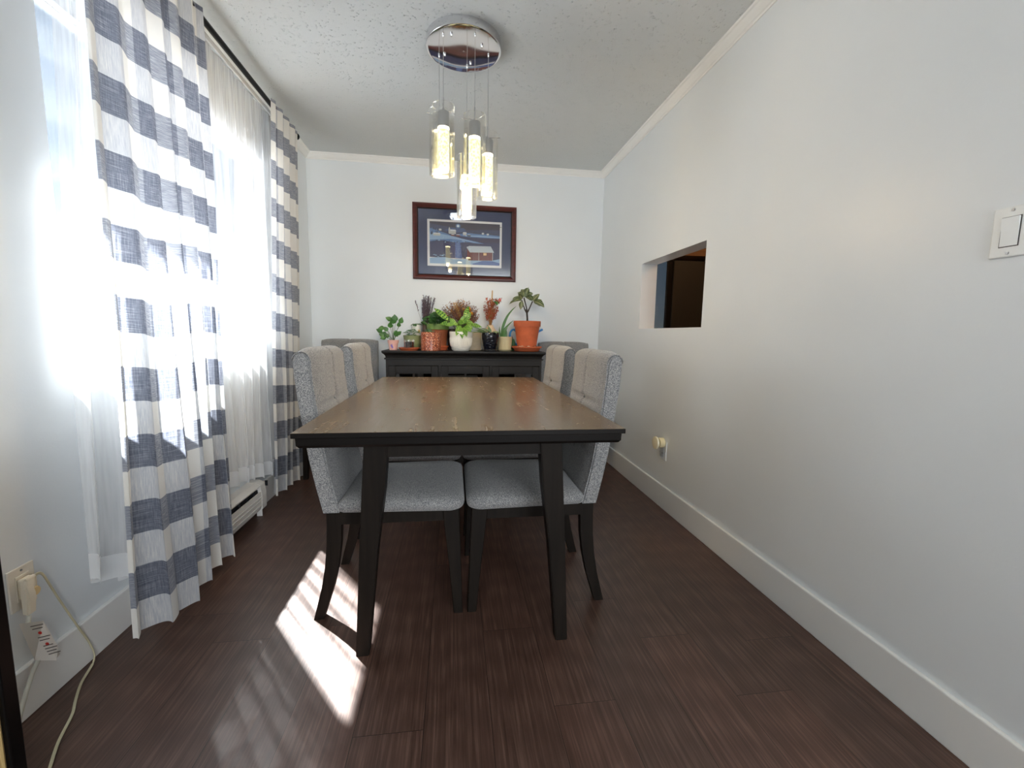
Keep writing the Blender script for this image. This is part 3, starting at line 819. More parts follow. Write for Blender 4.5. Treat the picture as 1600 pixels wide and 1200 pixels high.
# ------------------------------------------------------------ framed print
def picture():
    y = YB; x0, x1, z0, z1 = -0.3345, 0.5150, 1.480, 2.087
    t = thing('framed_picture', 'framed print of a snowy harbour at night with blue mat, hung on the back wall', 'picture', ((x0+x1)/2, YB-0.01, (z0+z1)/2))
    M_fr = wood('mahogany_frame', srgb(62, 22, 20), srgb(98, 40, 34), 0.3, 'x'); M_frd = mat('frame_inner_lip', srgb(22, 12, 12), 0.3)
    def frame(bm, a, b, c, d, prof, mi=0):
        # prof: (inset from the outer edge, y)
        rings = []
        for ins, yy in prof: rings.append([(a+ins, yy, c+ins), (b-ins, yy, c+ins), (b-ins, yy, d-ins), (a+ins, yy, d-ins)])
        rings.append(rings[0]); R = []
        for r in rings[:-1]: R.append([bm.verts.new(p) for p in r])
        R.append(R[0])
        for p, q in zip(R, R[1:]):
            for i in range(4):
                j = (i+1) % 4; bm.faces.new((p[i], p[j], q[j], q[i]))
    bm = bmesh.new(); frame(bm, x0, x1, z0, z1, [(0, y), (0, y-0.020), (0.006, y-0.026), (0.018, y-0.028), (0.030, y-0.022), (0.036, y-0.019), (0.036, y)])
    obj('frame', bm, M_fr, t)
    bm = bmesh.new(); frame(bm, x0+0.0362, x1-0.0362, z0+0.0362, z1-0.0362, [(0, y), (0, y-0.018), (0.008, y-0.013), (0.008, y)])
    obj('frame_lip', bm, M_frd, t)
    I = 0.0445
    obj('mat_board', bx((x0+I, y-0.004, z0+I), (x1-I, y-0.002, z1-I)), mat('blue_mat_board', srgb(44, 56, 98), 0.85, var=(300, 0.05)), t)
    def C(n, r, g, b): return mat('print_'+n, srgb(r, g, b), 0.6)
    px0, px1, pz0, pz1 = -0.218, 0.395, 1.592, 1.964
    obj('white_border', bx((px0, y-0.0055, pz0), (px1, y-0.0042, pz1)), C('white', 240, 242, 246), t)
    ix0, ix1, iz0, iz1 = -0.199, 0.378, 1.612, 1.947
    W, Hh = ix1-ix0, iz1-iz0
    cols = []; idx = {}
    bm = bmesh.new()
    def c(n, r, g, b):
        if n not in idx: idx[n] = len(cols); cols.append(C(n, r, g, b))
        return idx[n]
    lay = [0]
    def poly(pts, ci):
        lay[0] += 1; yy = y-0.0058-lay[0]*0.000015
        f = bm.faces.new([bm.verts.new((ix0+u*W, yy, iz0+v*Hh)) for u, v in pts]); f.material_index = ci
    R = random.Random(4)
    sky0, sky1, sky2 = c('sky_top', 44, 40, 66), c('sky_mid', 48, 58, 100), c('sky_low', 62, 84, 138)
    poly([(0, .78), (1, .78), (1, 1), (0, 1)], sky0); poly([(0, .74), (1, .68), (1, .86), (.6, .84), (.3, .88), (0, .95)], sky1)
    for k in range(7):
        u = R.uniform(0, .9); v = R.uniform(.8, .97); poly([(u, v), (u+.12, v+.012), (u+.22, v-.004), (u+.1, v-.016)], [sky1, c('sky_red', 58, 40, 58)][k % 2])
    poly([(.2, .8), (.3, .86), (.48, .87), (.52, .8), (.4, .76)], sky2)
    poly([(.4+.035*math.cos(a*PI/6), .915+.055*math.sin(a*PI/6)) for a in range(12)], c('halo', 86, 124, 178))
    poly([(.4+.019*math.cos(a*PI/6), .915+.031*math.sin(a*PI/6)) for a in range(12)], c('moon', 225, 240, 250))
    poly([(0, .15), (1, .12), (1, .74), (0, .74)], c('water', 40, 44, 92))
    for k in range(14):
        v = R.uniform(.2, .56); u = R.uniform(0, .8); poly([(u, v), (u+.2, v+.004), (u+.2, v-.004), (u, v-.006)], [c('water2', 52, 58, 112), c('water3', 48, 36, 74)][k % 2])
    poly([(.68, .55), (1, .55), (1, .64), (.8, .66)], c('water3', 48, 36, 74))
    poly([(.36, .53), (.43, .53), (.46, .14), (.36, .14)], c('moonpath', 72, 98, 166))
    for k in range(16):
        v = .15+k*.024; w = R.uniform(.012, .05); poly([(.4-w, v), (.4+w, v), (.4+w, v+.007), (.4-w, v+.007)], c('glint', 128, 158, 205))
    sn, sn2, rk = c('snow', 150, 186, 222), c('snow_shade', 92, 132, 190), c('rock', 38, 48, 84)
    poly([(0, .52), (.1, .55), (.2, .56), (.3, .53), (.42, .52), (.55, .54), (.62, .52), (.78, .515), (.6, .58), (.45, .62), (.3, .68), (.25, .72), (.12, .78), (0, .84)], sn2)
    poly([(0, .56), (.12, .58), (.3, .6), (.45, .585), (.6, .545), (.72, .52), (.5, .6), (.35, .66), (.2, .7), (0, .75)], sn)
    poly([(.4, .68), (.6, .66), (.8, .655), (1, .655), (1, .72), (.85, .75), (.7, .74), (.55, .76), (.4, .72)], sn2)
    poly([(.5, .68), (.75, .675), (1, .67), (1, .69), (.7, .71), (.5, .7)], sn)
    poly([(.55, .76), (.62, .8), (.7, .77), (.78, .81), (.9, .76), (1, .74), (1, .72), (.8, .745)], c('hills', 44, 52, 92))
    for k in range(22):
        u = R.uniform(0, .5); v = .535+R.uniform(-.02, .03); s = R.uniform(.008, .022); poly([(u, v), (u+s, v+s*.8), (u+2*s, v), (u+s, v-s*.6)], [rk, sn][k % 3 == 0])
    for k in range(9):
        u = .01+R.uniform(0, .1); v = .68+R.uniform(0, .12); poly([(u-.012, v), (u, v+.08), (u+.012, v)], [c('frost_tree', 92, 130, 182), rk][k % 2])
    hw, rf, rd = c('house', 200, 205, 205), c('roof', 226, 234, 242), c('barn', 112, 44, 44)
    for u, v, w, h in ((.05, .665, .10, .045), (.13, .785, .035, .03), (.27, .72, .1, .07), (.47, .7, .05, .05), (.74, .735, .03, .03), (.81, .72, .03, .03)):
        poly([(u, v), (u+w, v), (u+w, v+h), (u, v+h)], hw); poly([(u-.006, v+h), (u+w*.15, v+h*1.5), (u+w*.9, v+h*1.5), (u+w+.006, v+h)], rf)
    poly([(.265, .74), (.29, .74), (.29, .83), (.2775, .89), (.265, .83)], hw)
    for u, v, w, h in ((.37, .665, .06, .035), (.53, .68, .05, .03), (.3, .67, .05, .03)): poly([(u, v), (u+w, v), (u+w, v+h), (u, v+h)], rd if u < .5 else rk); poly([(u, v+h), (u+w*.2, v+h*1.4), (u+w*.8, v+h*1.4), (u+w, v+h)], rf)
    poly([(0, .0), (1, .0), (1, .16), (.9, .12), (.7, .1), (.5, .13), (.35, .12), (.2, .16), (0, .13)], sn)
    poly([(.6, .02), (.75, .1), (.9, .1), (1, .06), (1, .0), (.62, 0)], c('snow_blue', 66, 98, 170))
    for k in range(8):
        u = R.uniform(0, .2); v = .17+R.uniform(-.02, .04); poly([(u, v), (u+.02, v+.02), (u+.04, v)], sn)
    poly([(.53, .14), (.58, .1), (.9, .115), (.9, .32), (.86, .42), (.62, .38), (.53, .4)], rd)
    for k in range(1, 12): u = .58+k*.027; poly([(u, .105), (u+.003, .105), (u+.003, .33), (u, .33)], c('barn_line', 84, 32, 36))
    poly([(.52, .42), (.56, .45), (.87, .46), (.92, .31), (.57, .295)], c('barn_roof', 196, 210, 224))
    poly([(.545, .1), (.57, .3), (.57, .1)], c('barn_side', 90, 36, 40)); poly([(.695, .11), (.7, .11), (.7, .33), (.695, .33)], hw)
    poly([(.895, .115), (.902, .115), (.902, .32), (.895, .32)], hw)
    poly([(.765, .235), (.81, .235), (.81, .295), (.765, .295)], c('lit_window', 236, 196, 140)); poly([(.785, .235), (.789, .235), (.789, .295), (.785, .295)], hw)
    obj('print', bm, None, t, mats=cols, recalc=False)
    obj('glazing', bx((x0+I+0.0005, y-0.0105, z0+I+0.0005), (x1-I-0.0005, y-0.0085, z1-I-0.0005)), glass_material('picture_glass', refl=0.13), t)
picture()

# ------------------------------------------------------------ electrical things
def electrical():
    M_pl = mat('switch_plastic', srgb(236, 238, 236), 0.3); M_scr = mat('plate_screw', srgb(150, 152, 155), 0.3, 0.8)
    M_gap = mat('switch_gap', srgb(70, 66, 62), 0.5); M_dk = mat('outlet_slot', srgb(25, 25, 25), 0.5)
    # rocker switch on the right wall
    yc, zc = 0.850, 1.292; X = XR
    t = thing('light_switch', 'white rocker light switch on the right wall', 'light switch', (XR, yc, zc))
    obj('plate', bx((X-0.006, yc-0.036, zc-0.057), (X, yc+0.036, zc+0.057), 0.003), M_pl, t)
    obj('bezel', bx((X-0.0068, yc-0.018, zc-0.034), (X-0.0062, yc+0.018, zc+0.034)), M_gap, t)
    bm = bmesh.new(); w = 0.0163
    prism(bm, [(X-0.0072, zc-0.032), (X-0.0072, zc+0.032), (X-0.012, zc+0.032), (X-0.0085, zc+0.001), (X-0.0076, zc-0.032)], 'y', yc-w, yc+w)
    bm2 = bm; bmesh.ops.recalc_face_normals(bm2, faces=bm2.faces)
    obj('rocker', bm, M_pl, t)
    for s in (-1, 1):
        bm = bmesh.new(); tube(bm, [(X-0.0055, yc, zc+s*0.048), (X-0.0078, yc, zc+s*0.048)], 0.0032, 12); obj('screw', bm, M_scr, t, smooth='auto')
    # outlet with night light on the right wall
    yc, zc = 2.392, 0.352
    t = thing('wall_outlet', 'white wall outlet low on the right wall behind the round night light', 'outlet', (XR, yc, zc))
    obj('plate', bx((X-0.005, yc-0.036, zc-0.058), (X, yc+0.036, zc+0.058), 0.002), M_pl, t)
    obj('socket', bx((X-0.0065, yc-0.017, zc-0.033), (X-0.005, yc+0.017, zc+0.033), 0.0005, 1), M_pl, t)
    bm = bmesh.new()
    for dy in (-0.006, 0.006): box(bm, (X-0.0068, yc+dy-0.001, zc-0.022), (X-0.0064, yc+dy+0.001, zc-0.012))
    obj('slot', bm, M_dk, t)
    n = thing('night_light', 'round cream plug-in night light on the right wall outlet', 'night light', (XR-0.0066, yc, zc+0.045))
    M_nl = mat('cream_plastic', srgb(232, 218, 176), 0.3)
    bm = bmesh.new(); zz = zc+0.048; xr = X-0.0072
    tube(bm, [(xr, yc, zz), (xr-0.028, yc, zz), (xr-0.031, yc, zz)], [0.030, 0.030, 0.027], 28); obj('body', bm, M_nl, n, smooth='auto')
    bm = bmesh.new(); tube(bm, [(xr-0.0315, yc, zz), (xr-0.040, yc, zz)], [0.022, 0.022], 24); obj('neck', bm, mat('night_light_neck', srgb(128, 118, 70), 0.25), n, smooth='auto')
    bm = bmesh.new(); tube(bm, [(xr-0.0405, yc, zz), (xr-0.046, yc, zz), (xr-0.053, yc, zz), (xr-0.056, yc, zz)], [0.036, 0.040, 0.038, 0.028], 28); obj('cover', bm, mat('frosted_cover', srgb(246, 236, 204), 0.2), n, smooth='auto')
    # outlet, plug and cords on the left wall
    X = XL; yc, zc = 1.229, 0.352
    t = thing('wall_outlet', 'cream wall outlet on the left wall beside the sheer curtain', 'outlet', (X, yc, zc))
    M_cr = mat('ivory_plate', srgb(226, 220, 208), 0.35)
    obj('plate', bx((X, yc-0.035, zc-0.057), (X+0.005, yc+0.035, zc+0.057), 0.002), M_cr, t)
    obj('socket', bx((X+0.005, yc-0.0185, zc-0.035), (X+0.007, yc+0.0185, zc+0.035), 0.0006, 1), M_cr, t)
    bm = bmesh.new()
    for dy in (-0.006, 0.006):
        for z in (-0.02, 0.02): box(bm, (X+0.0071, yc+dy-0.001, zc+z-0.005), (X+0.0074, yc+dy+0.001, zc+z+0.005))
    obj('slot', bm, M_dk, t)
    bm = bmesh.new(); tube(bm, [(X+0.0045, yc, zc+0.047), (X+0.0065, yc, zc+0.047)], 0.003, 10); obj('screw', bm, M_scr, t)
    M_plug = mat('plug_plastic', srgb(232, 224, 206), 0.35); M_cord = mat('clear_cord', srgb(205, 198, 168), 0.25, var=(8, 0.15))
    e = thing('extension_cord', 'clear cord curving from the left wall outlet down onto the floor', 'cord', (X+0.01, yc, zc))
    bm = bmesh.new()
    box(bm, (X+0.0075, yc-0.020, zc-0.028), (X+0.030, yc+0.014, zc+0.030), 0.006, 3)
    prism(bm, [(X+0.014, zc-0.07), (X+0.03, zc-0.072), (X+0.036, zc-0.02), (X+0.03, zc+0.012), (X+0.014, zc+0.0)], 'y', yc-0.022, yc+0.002, 0.004)
    obj('plug', bm, M_plug, e, smooth='auto')
    bm = bmesh.new(); tube(bm, [(X+0.030, yc+0.003, zc-0.015), (X+0.0335, yc+0.003, zc-0.015)], [0.013, 0.011], 20); obj('plug_socket', bm, mat('plug_cap', srgb(214, 190, 140), 0.3), e, smooth='auto')
    path = spline([(X+0.020, yc+0.014, zc+0.022), (X+0.022, yc+0.034, zc+0.016), (X+0.022, 1.285, 0.315), (X+0.022, 1.305, 0.262), (X+0.022, 1.350, 0.150), (X+0.022, 1.385, 0.065), (X+0.03, 1.384, 0.012), (-1.085, 1.30, 0.0035), (-1.05, 1.235, 0.0035), (-1.02, 1.185, 0.0035), (-0.985, 1.10, 0.0035), (-0.93, 1.0, 0.0035), (-0.86, 0.86, 0.0035), (-0.80, 0.6, 0.0035)], 8)
    bm = bmesh.new()
    d = 0.0018
    tube(bm, [p+Vector((0, 0, d)) if i < 50 else p+Vector((d, 0, 0)) for i, p in enumerate(path)], 0.0021, 8); tube(bm, [p-Vector((0, 0, d)) if i < 50 else p-Vector((d, 0, 0)) for i, p in enumerate(path)], 0.0021, 8)
    obj('cord', bm, M_cord, e, smooth=True)
    l = thing('lamp_cord', 'thick pale cord with a paper warning tag hanging below the left wall outlet', 'cord', (X+0.03, 1.19, 0.25))
    p2 = spline([(X+0.022, yc-0.012, zc-0.075), (X+0.03, 1.200, 0.245), (X+0.033, 1.196, 0.225), (X+0.034, 1.217, 0.185), (X+0.036, 1.222, 0.165), (X+0.036, 1.19, 0.125), (X+0.05, 1.14, 0.07), (X+0.07, 1.09, 0.02), (X+0.09, 1.03, 0.0055), (X+0.11, 0.9, 0.0055)], 8)
    bm = bmesh.new(); tube(bm, p2, 0.0052, 10); obj('cord', bm, mat('pale_cord', srgb(200, 200, 190), 0.3), l, smooth=True)
    M_tag = mat('tag_paper', srgb(236, 234, 228), 0.7); M_ink = mat('tag_ink', srgb(60, 58, 56), 0.7); M_red = mat('tag_red', srgb(200, 44, 36), 0.6)
    bm = bmesh.new()
    xt = X+0.045
    def q(pts, dx, mi=0):
        f = bm.faces.new([bm.verts.new((xt+dx+off, a, b)) for a, b, off in pts]); f.material_index = mi
    P = [(1.165, 0.288, 0.0), (1.222, 0.256, 0.004), (1.247, 0.16, 0.01), (1.236, 0.128, 0.012), (1.192, 0.165, 0.0)]
    q(P, 0); q([(1.222, 0.256, 0.004), (1.247, 0.16, 0.01), (1.266, 0.124, 0.0), (1.236, 0.128, 0.012)], -0.004)
    def P2(u, v, w, h, dx, mi):
        # u along the tag top edge, v down
        A = Vector((1.176, 0.276)); ex = Vector((0.057, -0.028)).normalized(); ez = Vector((0.026, -0.095)).normalized()
        pts = []
        for a, b in ((u, v), (u+w, v), (u+w, v+h), (u, v+h)):
            o = A+ex*a+ez*b; pts.append((o.x, o.y, 0.006+0.09*b))
        q(pts, dx, mi)
    for k in range(11):
        if k not in (2, 3, 6): P2(0.006, 0.006+k*0.0105, 0.030 if k % 2 else 0.037, 0.0026, 0.001, 1)
    for v in (0.034, 0.076):
        A = Vector((1.176, 0.276)); ex = Vector((0.057, -0.028)).normalized(); ez = Vector((0.026, -0.095)).normalized()
        q([(A.x+ex.x*(0.020+0.0055*math.cos(k*PI/6))+ez.x*(v+0.0055*math.sin(k*PI/6)), A.y+ex.y*(0.020+0.0055*math.cos(k*PI/6))+ez.y*(v+0.0055*math.sin(k*PI/6)), 0.006+0.09*v) for k in range(12)], 0.0012, 2)
    bmesh.ops.solidify(bm, geom=[f for f in bm.faces if f.material_index == 0], thickness=0.0004)
    tag(obj('paper_tag', bm, None, l, mats=[M_tag, M_ink, M_red], recalc=False), 'white paper warning tag with dark print and red marks')
electrical()

# ------------------------------------------------------------ black-edged screen at the left edge of the photo
def screen():
    t = thing('folding_screen', 'black edged bamboo slat screen standing at the left wall, cut off by the photo', 'screen', (-0.93, 0.93, 0))
    M_bam = wood('bamboo_slats', srgb(150, 122, 70), srgb(206, 180, 124), 0.4, 'z')
    hh = 0.77
    bm = bmesh.new(); box(bm, (-0.925, 0.905, 0), (-0.897, 0.935, hh), 0.003); box(bm, (-0.925, 0.50, 0), (-0.897, 0.53, hh), 0.003)
    box(bm, (-0.922, 0.53, 0.02), (-0.900, 0.905, 0.05)); box(bm, (-0.922, 0.53, hh-0.03), (-0.900, 0.905, hh))
    obj('frame', bm, M_black, t)
    bm = bmesh.new()
    for k in range(28):
        y = 0.539+k*0.0134; tube(bm, [(-0.910, y, 0.05), (-0.910, y, hh-0.03)], 0.0055, 8)
    obj('slat_panel', bm, M_bam, t, smooth='auto')
screen()

# ------------------------------------------------------------ plants and pots on the sideboard
def leaf(bm, base, d, up, L, W, droop=0.4, fold=0.25, nx=7, shape=0.8, curl=0.0, wave=0.0):
    """a leaf blade growing from base along d; droop bends it away from up; UV runs across and along"""
    uvl = bm.loops.layers.uv.verify()
    d = Vector(d).normalized(); up = Vector(up); side = d.cross(up)
    if side.length < 1e-4: side = d.cross(Vector((0.3, 1, 0.2)))
    side.normalize(); up = side.cross(d).normalized(); rows = []
    P = Vector(base); step = L/nx; cols = (-1, -0.5, 0, 0.5, 1)
    dd = d.copy(); uu = up.copy()
    for i in range(nx+1):
        t = i/nx
        w = W/2*max(0.02, math.sin(PI*min(0.995, t**shape)))
        row = []
        for c in cols:
            z = abs(c)*fold*w+wave*W*math.sin(t*18+c)*abs(c)
            row.append(bm.verts.new(P+side*(c*w)+uu*z))
        rows.append(row)
        a = -droop/nx; q = Matrix.Rotation(a, 3, side); dd = q @ dd; uu = q @ uu
        if curl: q2 = Matrix.Rotation(curl/nx, 3, uu); dd = q2 @ dd; side = q2 @ side
        P = P+dd*step
    for i in range(nx):
        for j in range(4):
            f = bm.faces.new((rows[i][j], rows[i][j+1], rows[i+1][j+1], rows[i+1][j])); f.smooth = True
            for lp, (a, b) in zip(f.loops, ((j, i), (j+1, i), (j+1, i+1), (j, i+1))): lp[uvl].uv = (cols[a], b/nx)
    return P

def leaf_material(name, dark, light, pattern=None, rough=0.4):
    m, t, p = newmat(name)
    uv = t.n('UVMap').outputs[0]; sep = t.n('SeparateXYZ', _0=uv); au = t.math('ABSOLUTE', sep.outputs[0]); v = sep.outputs[1]
    co = t.n('TexCoord').outputs['Object']
    nz = t.n('TexNoise', Vector=co, Scale=40.0, Detail=3.0).outputs[0]
    base = t.ramp(nz, [(0.35, dark), (0.65, light)])
    if pattern == 'calathea':      # lime blade with dark lozenges beside the midrib
        w = t.math('SINE', t.math('MULTIPLY', v, 42.0))
        s = t.math('MULTIPLY', t.math('GREATER_THAN', w, 0.0), t.math('MULTIPLY', t.math('GREATER_THAN', au, 0.10), t.math('LESS_THAN', au, 0.8)))
        base = t.mix(s, base, srgb(42, 92, 34))
    elif pattern == 'veins':       # dark blade with pale side veins
        w = t.math('SINE', t.math('SUBTRACT', t.math('MULTIPLY', v, 52.0), t.math('MULTIPLY', au, 9.0)))
        s = t.math('MAXIMUM', t.math('GREATER_THAN', w, 0.86), t.math('LESS_THAN', au, 0.06))
        base = t.mix(s, base, srgb(214, 214, 150))
    elif pattern == 'rib':
        base = t.mix(t.math('LESS_THAN', au, 0.08), base, light)
    t.link(base, p.inputs['Base Color']); p.inputs['Roughness'].default_value = rough
    return m

def pot(parent, name, m, c, prof, seg=40, smooth='auto', label=None):
    bm = bmesh.new(); lathe(bm, prof, c, seg); o = obj(name, bm, m, parent, smooth=smooth)
    if label: o['label'] = label
    return o
def flowerpot_profile(rb, rt, h, rim=0.0, rimh=0.02, th=0.005):
    """closed outer and inner profile of an open pot; soil sits inside"""
    p = [(0.0001, 0), (rb-0.003, 0), (rb, 0.003)]
    if rim: p += [(rt-rim, h-rimh), (rt, h-rimh+0.001), (rt+0.0015, h-0.002), (rt, h)]
    else: p += [(rt, h-0.002), (rt-0.001, h)]
    p += [(rt-th, h-0.001), (rt-th-rim, h-rimh*0.8-0.005), (rb-th, 0.01), (0.0001, 0.008)]
    return p

def plants():
    z0 = CT; R = random.Random(12)
    M_terra = mat('terracotta', srgb(196, 98, 58), 0.7, bump=(90, 0.15, 0.001), var=(14, 0.14))
    M_soil = mat('potting_soil', srgb(46, 34, 26), 0.95, bump=(160, 0.8, 0.003), var=(90, 0.4))
    M_green = leaf_material('green_leaf', srgb(44, 88, 34), srgb(84, 136, 62), 'rib')
    M_dgreen = leaf_material('dark_green_leaf', srgb(38, 74, 36), srgb(72, 118, 58), 'rib')
    M_lime = leaf_material('lime_leaf', srgb(104, 156, 48), srgb(158, 196, 84), 'calathea')
    M_vein = leaf_material('veined_leaf', srgb(18, 44, 24), srgb(36, 72, 36), 'veins', 0.35)
    M_succ = leaf_material('succulent_leaf', srgb(70, 108, 74), srgb(122, 158, 112))
    M_stem = mat('plant_stem', srgb(74, 96, 46), 0.6)
    def soil(t, x, y, z, r, name='soil'):
        bm = bmesh.new(); lathe(bm, [(0.0001, z-0.012), (r, z-0.012), (r, z-0.002), (r*0.6, z+0.002), (0.0001, z+0.003)], (x, y, 0), 20, cap0=False, cap1=False)
        return obj(name, bm, M_soil, t, smooth='auto')

    # 1 small pink pot with a round leaved plant
    x, y = -0.462, 3.37
    t = thing('potted_plant', 'small pink pot with a round-leaved green plant at the left end of the sideboard', 'plant', (x, y, z0))
    M_pink = mat('pink_glaze', srgb(236, 184, 172), 0.4)
    pt = pot(t, 'pot', M_pink, (x, y, z0), flowerpot_profile(0.030, 0.041, 0.078, 0.004, 0.024))
    bm = bmesh.new()
    for k, (dx, dz, s) in enumerate(((0, 0.030, 0.009), (-0.006, 0.038, 0.005), (0.006, 0.022, 0.006), (0.001, 0.044, 0.004))):
        r = 0.030+0.011*(dz/0.078)+0.0008; a = -PI/2-0.15+dx/r
        for q in range(1): ball(bm, (x+r*math.cos(a), y+r*math.sin(a), z0+dz), s, 8, (0.7, 0.12, 1.2))
    obj('painted_motif', bm, mat('purple_paint', srgb(140, 110, 196), 0.5), pt, smooth=True)
    soil(t, x, y, z0+0.070, 0.0315)
    bm = bmesh.new(); st = bmesh.new()
    tips = [(-0.105, 0, 0.065, .05), (-0.08, -0.02, 0.10, .046), (-0.06, 0.0, 0.045, .05), (-0.045, -0.03, 0.075, .045), (-0.02, -0.03, 0.10, .05), (0.0, 0.01, 0.135, .065), (-0.015, 0.02, 0.165, .05),
            (0.03, -0.01, 0.155, .055), (0.075, 0.0, 0.14, .05), (0.055, 0.02, 0.11, .04), (0.03, -0.03, 0.03, .05), (0.015, -0.035, 0.07, .04), (-0.09, -0.01, 0.03, .04), (-0.065, -0.025, 0.02, .045), (0.045, -0.01, 0.045, .04), (-0.03, -0.03, 0.03, .04)]
    for dx, dy, dz, L in tips:
        b = Vector((x+dx*0.75, y+dy, z0+0.078+dz*0.9))
        tube(st, spline([(x+dx*0.1, y, z0+0.068), (x+dx*0.4, y+dy*0.5, z0+0.075+dz*0.55), b], 4), 0.0013, 5)
        leaf(bm, b, (dx*5+R.uniform(-.3, .3), -0.15, 0.2+R.uniform(-.3, .3)), (0.1, -1, 0.35), L*1.02, L*0.78, droop=0.35, shape=0.7, fold=0.12)
    obj('stems', st, M_stem, t, smooth=True); obj('foliage', bm, M_green, t, recalc=False)

    # 2 terracotta saucer with a little glass jar on it
    x, y = -0.341, 3.345
    t = thing('saucer', 'flat terracotta saucer beneath the small glass jar', 'saucer', (x, y, z0))
    pot(t, 'dish', M_terra, (x, y, z0), [(0.0001, 0), (0.062, 0), (0.076, 0.016), (0.080, 0.018), (0.080, 0.023), (0.075, 0.023), (0.060, 0.006), (0.0001, 0.006)])
    t = thing('jar', 'little glass jar filled with dark soil on the terracotta saucer', 'jar', (x, y, z0+0.006))
    bm = bmesh.new(); lathe(bm, [(0.036, 0), (0.038, 0.003), (0.040, 0.075), (0.038, 0.075), (0.036, 0.004), (0.0001, 0.003)], (x, y, z0+0.0062), 28)
    obj('glass', bm, M_glass, t, smooth='auto')
    bm = bmesh.new(); lathe(bm, [(0.0001, 0.006), (0.035, 0.006), (0.037, 0.058), (0.02, 0.062), (0.0001, 0.060)], (x, y, z0+0.006), 20, cap0=False, cap1=False)
    obj('soil', bm, M_soil, t, smooth='auto')

    # 3 sage green glazed bowl pot with a small leafy plant
    x, y = -0.325, 3.490
    t = thing('potted_plant', 'sage green glazed bowl with a small bushy green plant, behind the glass jar', 'plant', (x, y, z0))
    M_sage = mat('sage_glaze', srgb(138, 148, 104), 0.2, var=(10, 0.12))
    pot(t, 'pot', M_sage, (x, y, z0), [(0.0001, 0), (0.044, 0), (0.050, 0.006), (0.058, 0.024), (0.068, 0.045), (0.071, 0.055), (0.069, 0.062), (0.073, 0.095), (0.0755, 0.112), (0.073, 0.114), (0.068, 0.09), (0.045, 0.02), (0.0001, 0.012)])
    soil(t, x, y, z0+0.100, 0.0695)
    bm = bmesh.new()
    for k in range(34):
        a = R.uniform(0, 2*PI); r = R.uniform(0, 0.04); zz = R.uniform(0.0, 0.06)
        leaf(bm, (x-0.012+r*math.cos(a), y-0.01+r*math.sin(a), z0+0.100+zz), (math.cos(a), math.sin(a)-0.3, 0.5), (0, -0.3, 1), 0.034, 0.022, droop=0.8)
    obj('foliage', bm, M_green, t, recalc=False)

    # 4 white cup shaped planter with yellow flower
    x, y = -0.305, 3.607
    t = thing('potted_plant', 'white planter with a painted yellow flower, topped by green leaves, behind the green bowl', 'plant', (x, y, z0))
    M_wh = mat('white_glaze', srgb(232, 230, 222), 0.25, var=(40, 0.05))
    pt = pot(t, 'pot', M_wh, (x, y, z0), [(0.0001, 0), (0.032, 0), (0.036, 0.01), (0.038, 0.09), (0.040, 0.15), (0.042, 0.185), (0.040, 0.2), (0.036, 0.2), (0.038, 0.18), (0.032, 0.02), (0.0001, 0.015)])
    bm = bmesh.new()
    for k in range(6):
        a = k*PI/3; ball(bm, (x+0.018+0.008*math.cos(a), y-0.036, z0+0.148+0.008*math.sin(a)), 0.005, 8, (1, 0.5, 1))
    obj('painted_flower', bm, mat('yellow_paint', srgb(232, 190, 60), 0.5), pt, smooth=True)
    bm = bmesh.new()
    for k in range(7): ball(bm, (x-0.025+R.uniform(0, .04), y-0.038+0.003*abs(k-3), z0+0.11+R.uniform(0, .07)), 0.0028, 6, (1, 0.4, 1))
    obj('painted_spots', bm, mat('brown_paint', srgb(120, 92, 70), 0.5), pt, smooth=True)
    soil(t, x, y, z0+0.19, 0.0345)
    bm = bmesh.new()
    for k in range(16):
        a = k*2.4; leaf(bm, (x+0.012*math.cos(a), y+0.012*math.sin(a), z0+0.192+R.uniform(0, .015)), (math.cos(a), math.sin(a), 0.35), (0, 0, 1), 0.042, 0.026, droop=0.9)
    obj('foliage', bm, M_green, t, recalc=False)

    # 5 lavender in a brown bottle vase
    x, y = -0.237, 3.612
    t = thing('vase', 'narrow brown bottle vase holding the dried lavender', 'vase', (x, y, z0))
    pot(t, 'body', mat('brown_vase', srgb(112, 84, 66), 0.35), (x, y, z0), [(0.0001, 0), (0.021, 0), (0.0225, 0.006), (0.0225, 0.15), (0.0215, 0.18), (0.0215, 0.215), (0.024, 0.222), (0.021, 0.222), (0.0175, 0.18), (0.0175, 0.02), (0.0001, 0.015)])
    lv = thing('lavender_bunch', 'bunch of dried purple-grey lavender standing in the brown vase', 'dried flowers', (x, y, z0+0.05))
    bs = bmesh.new(); bf = bmesh.new()
    for k in range(46):
        if k == 0: tip = Vector((x-0.075, y-0.02, z0+0.395))
        else: tip = Vector((x+0.028+max(-.05, min(.06, R.gauss(0, .032))), y-0.01+R.gauss(0, .018), z0+0.32+R.uniform(0, .12)))
        b = Vector((x+R.uniform(-.009, .009), y+R.uniform(-.009, .009), z0+0.06)); mid = b.lerp(tip, 0.55)+Vector((R.uniform(-.006, .006), 0, 0))
        nk = Vector((x+R.uniform(-.01, .01), y+R.uniform(-.01, .01), z0+0.215))
        pts = spline([b, nk, mid.lerp(nk, .3), tip], 4); tube(bs, pts, 0.0009, 4)
        ax = (tip-pts[-5]).normalized()
        for q in range(22):
            c = tip-ax*(q*0.0075 if k else q*0.004)+Vector((R.uniform(-.0035, .0035), R.uniform(-.0035, .0035), 0))
            bmesh.ops.create_icosphere(bf, subdivisions=1, radius=R.uniform(0.0025, 0.0045), matrix=Matrix.Translation(c))
    obj('stems', bs, mat('dry_stem', srgb(120, 104, 92), 0.9), lv); obj('blossoms', bf, mat('lavender_bloom', srgb(98, 84, 98), 0.95, var=(60, 0.3)), lv)

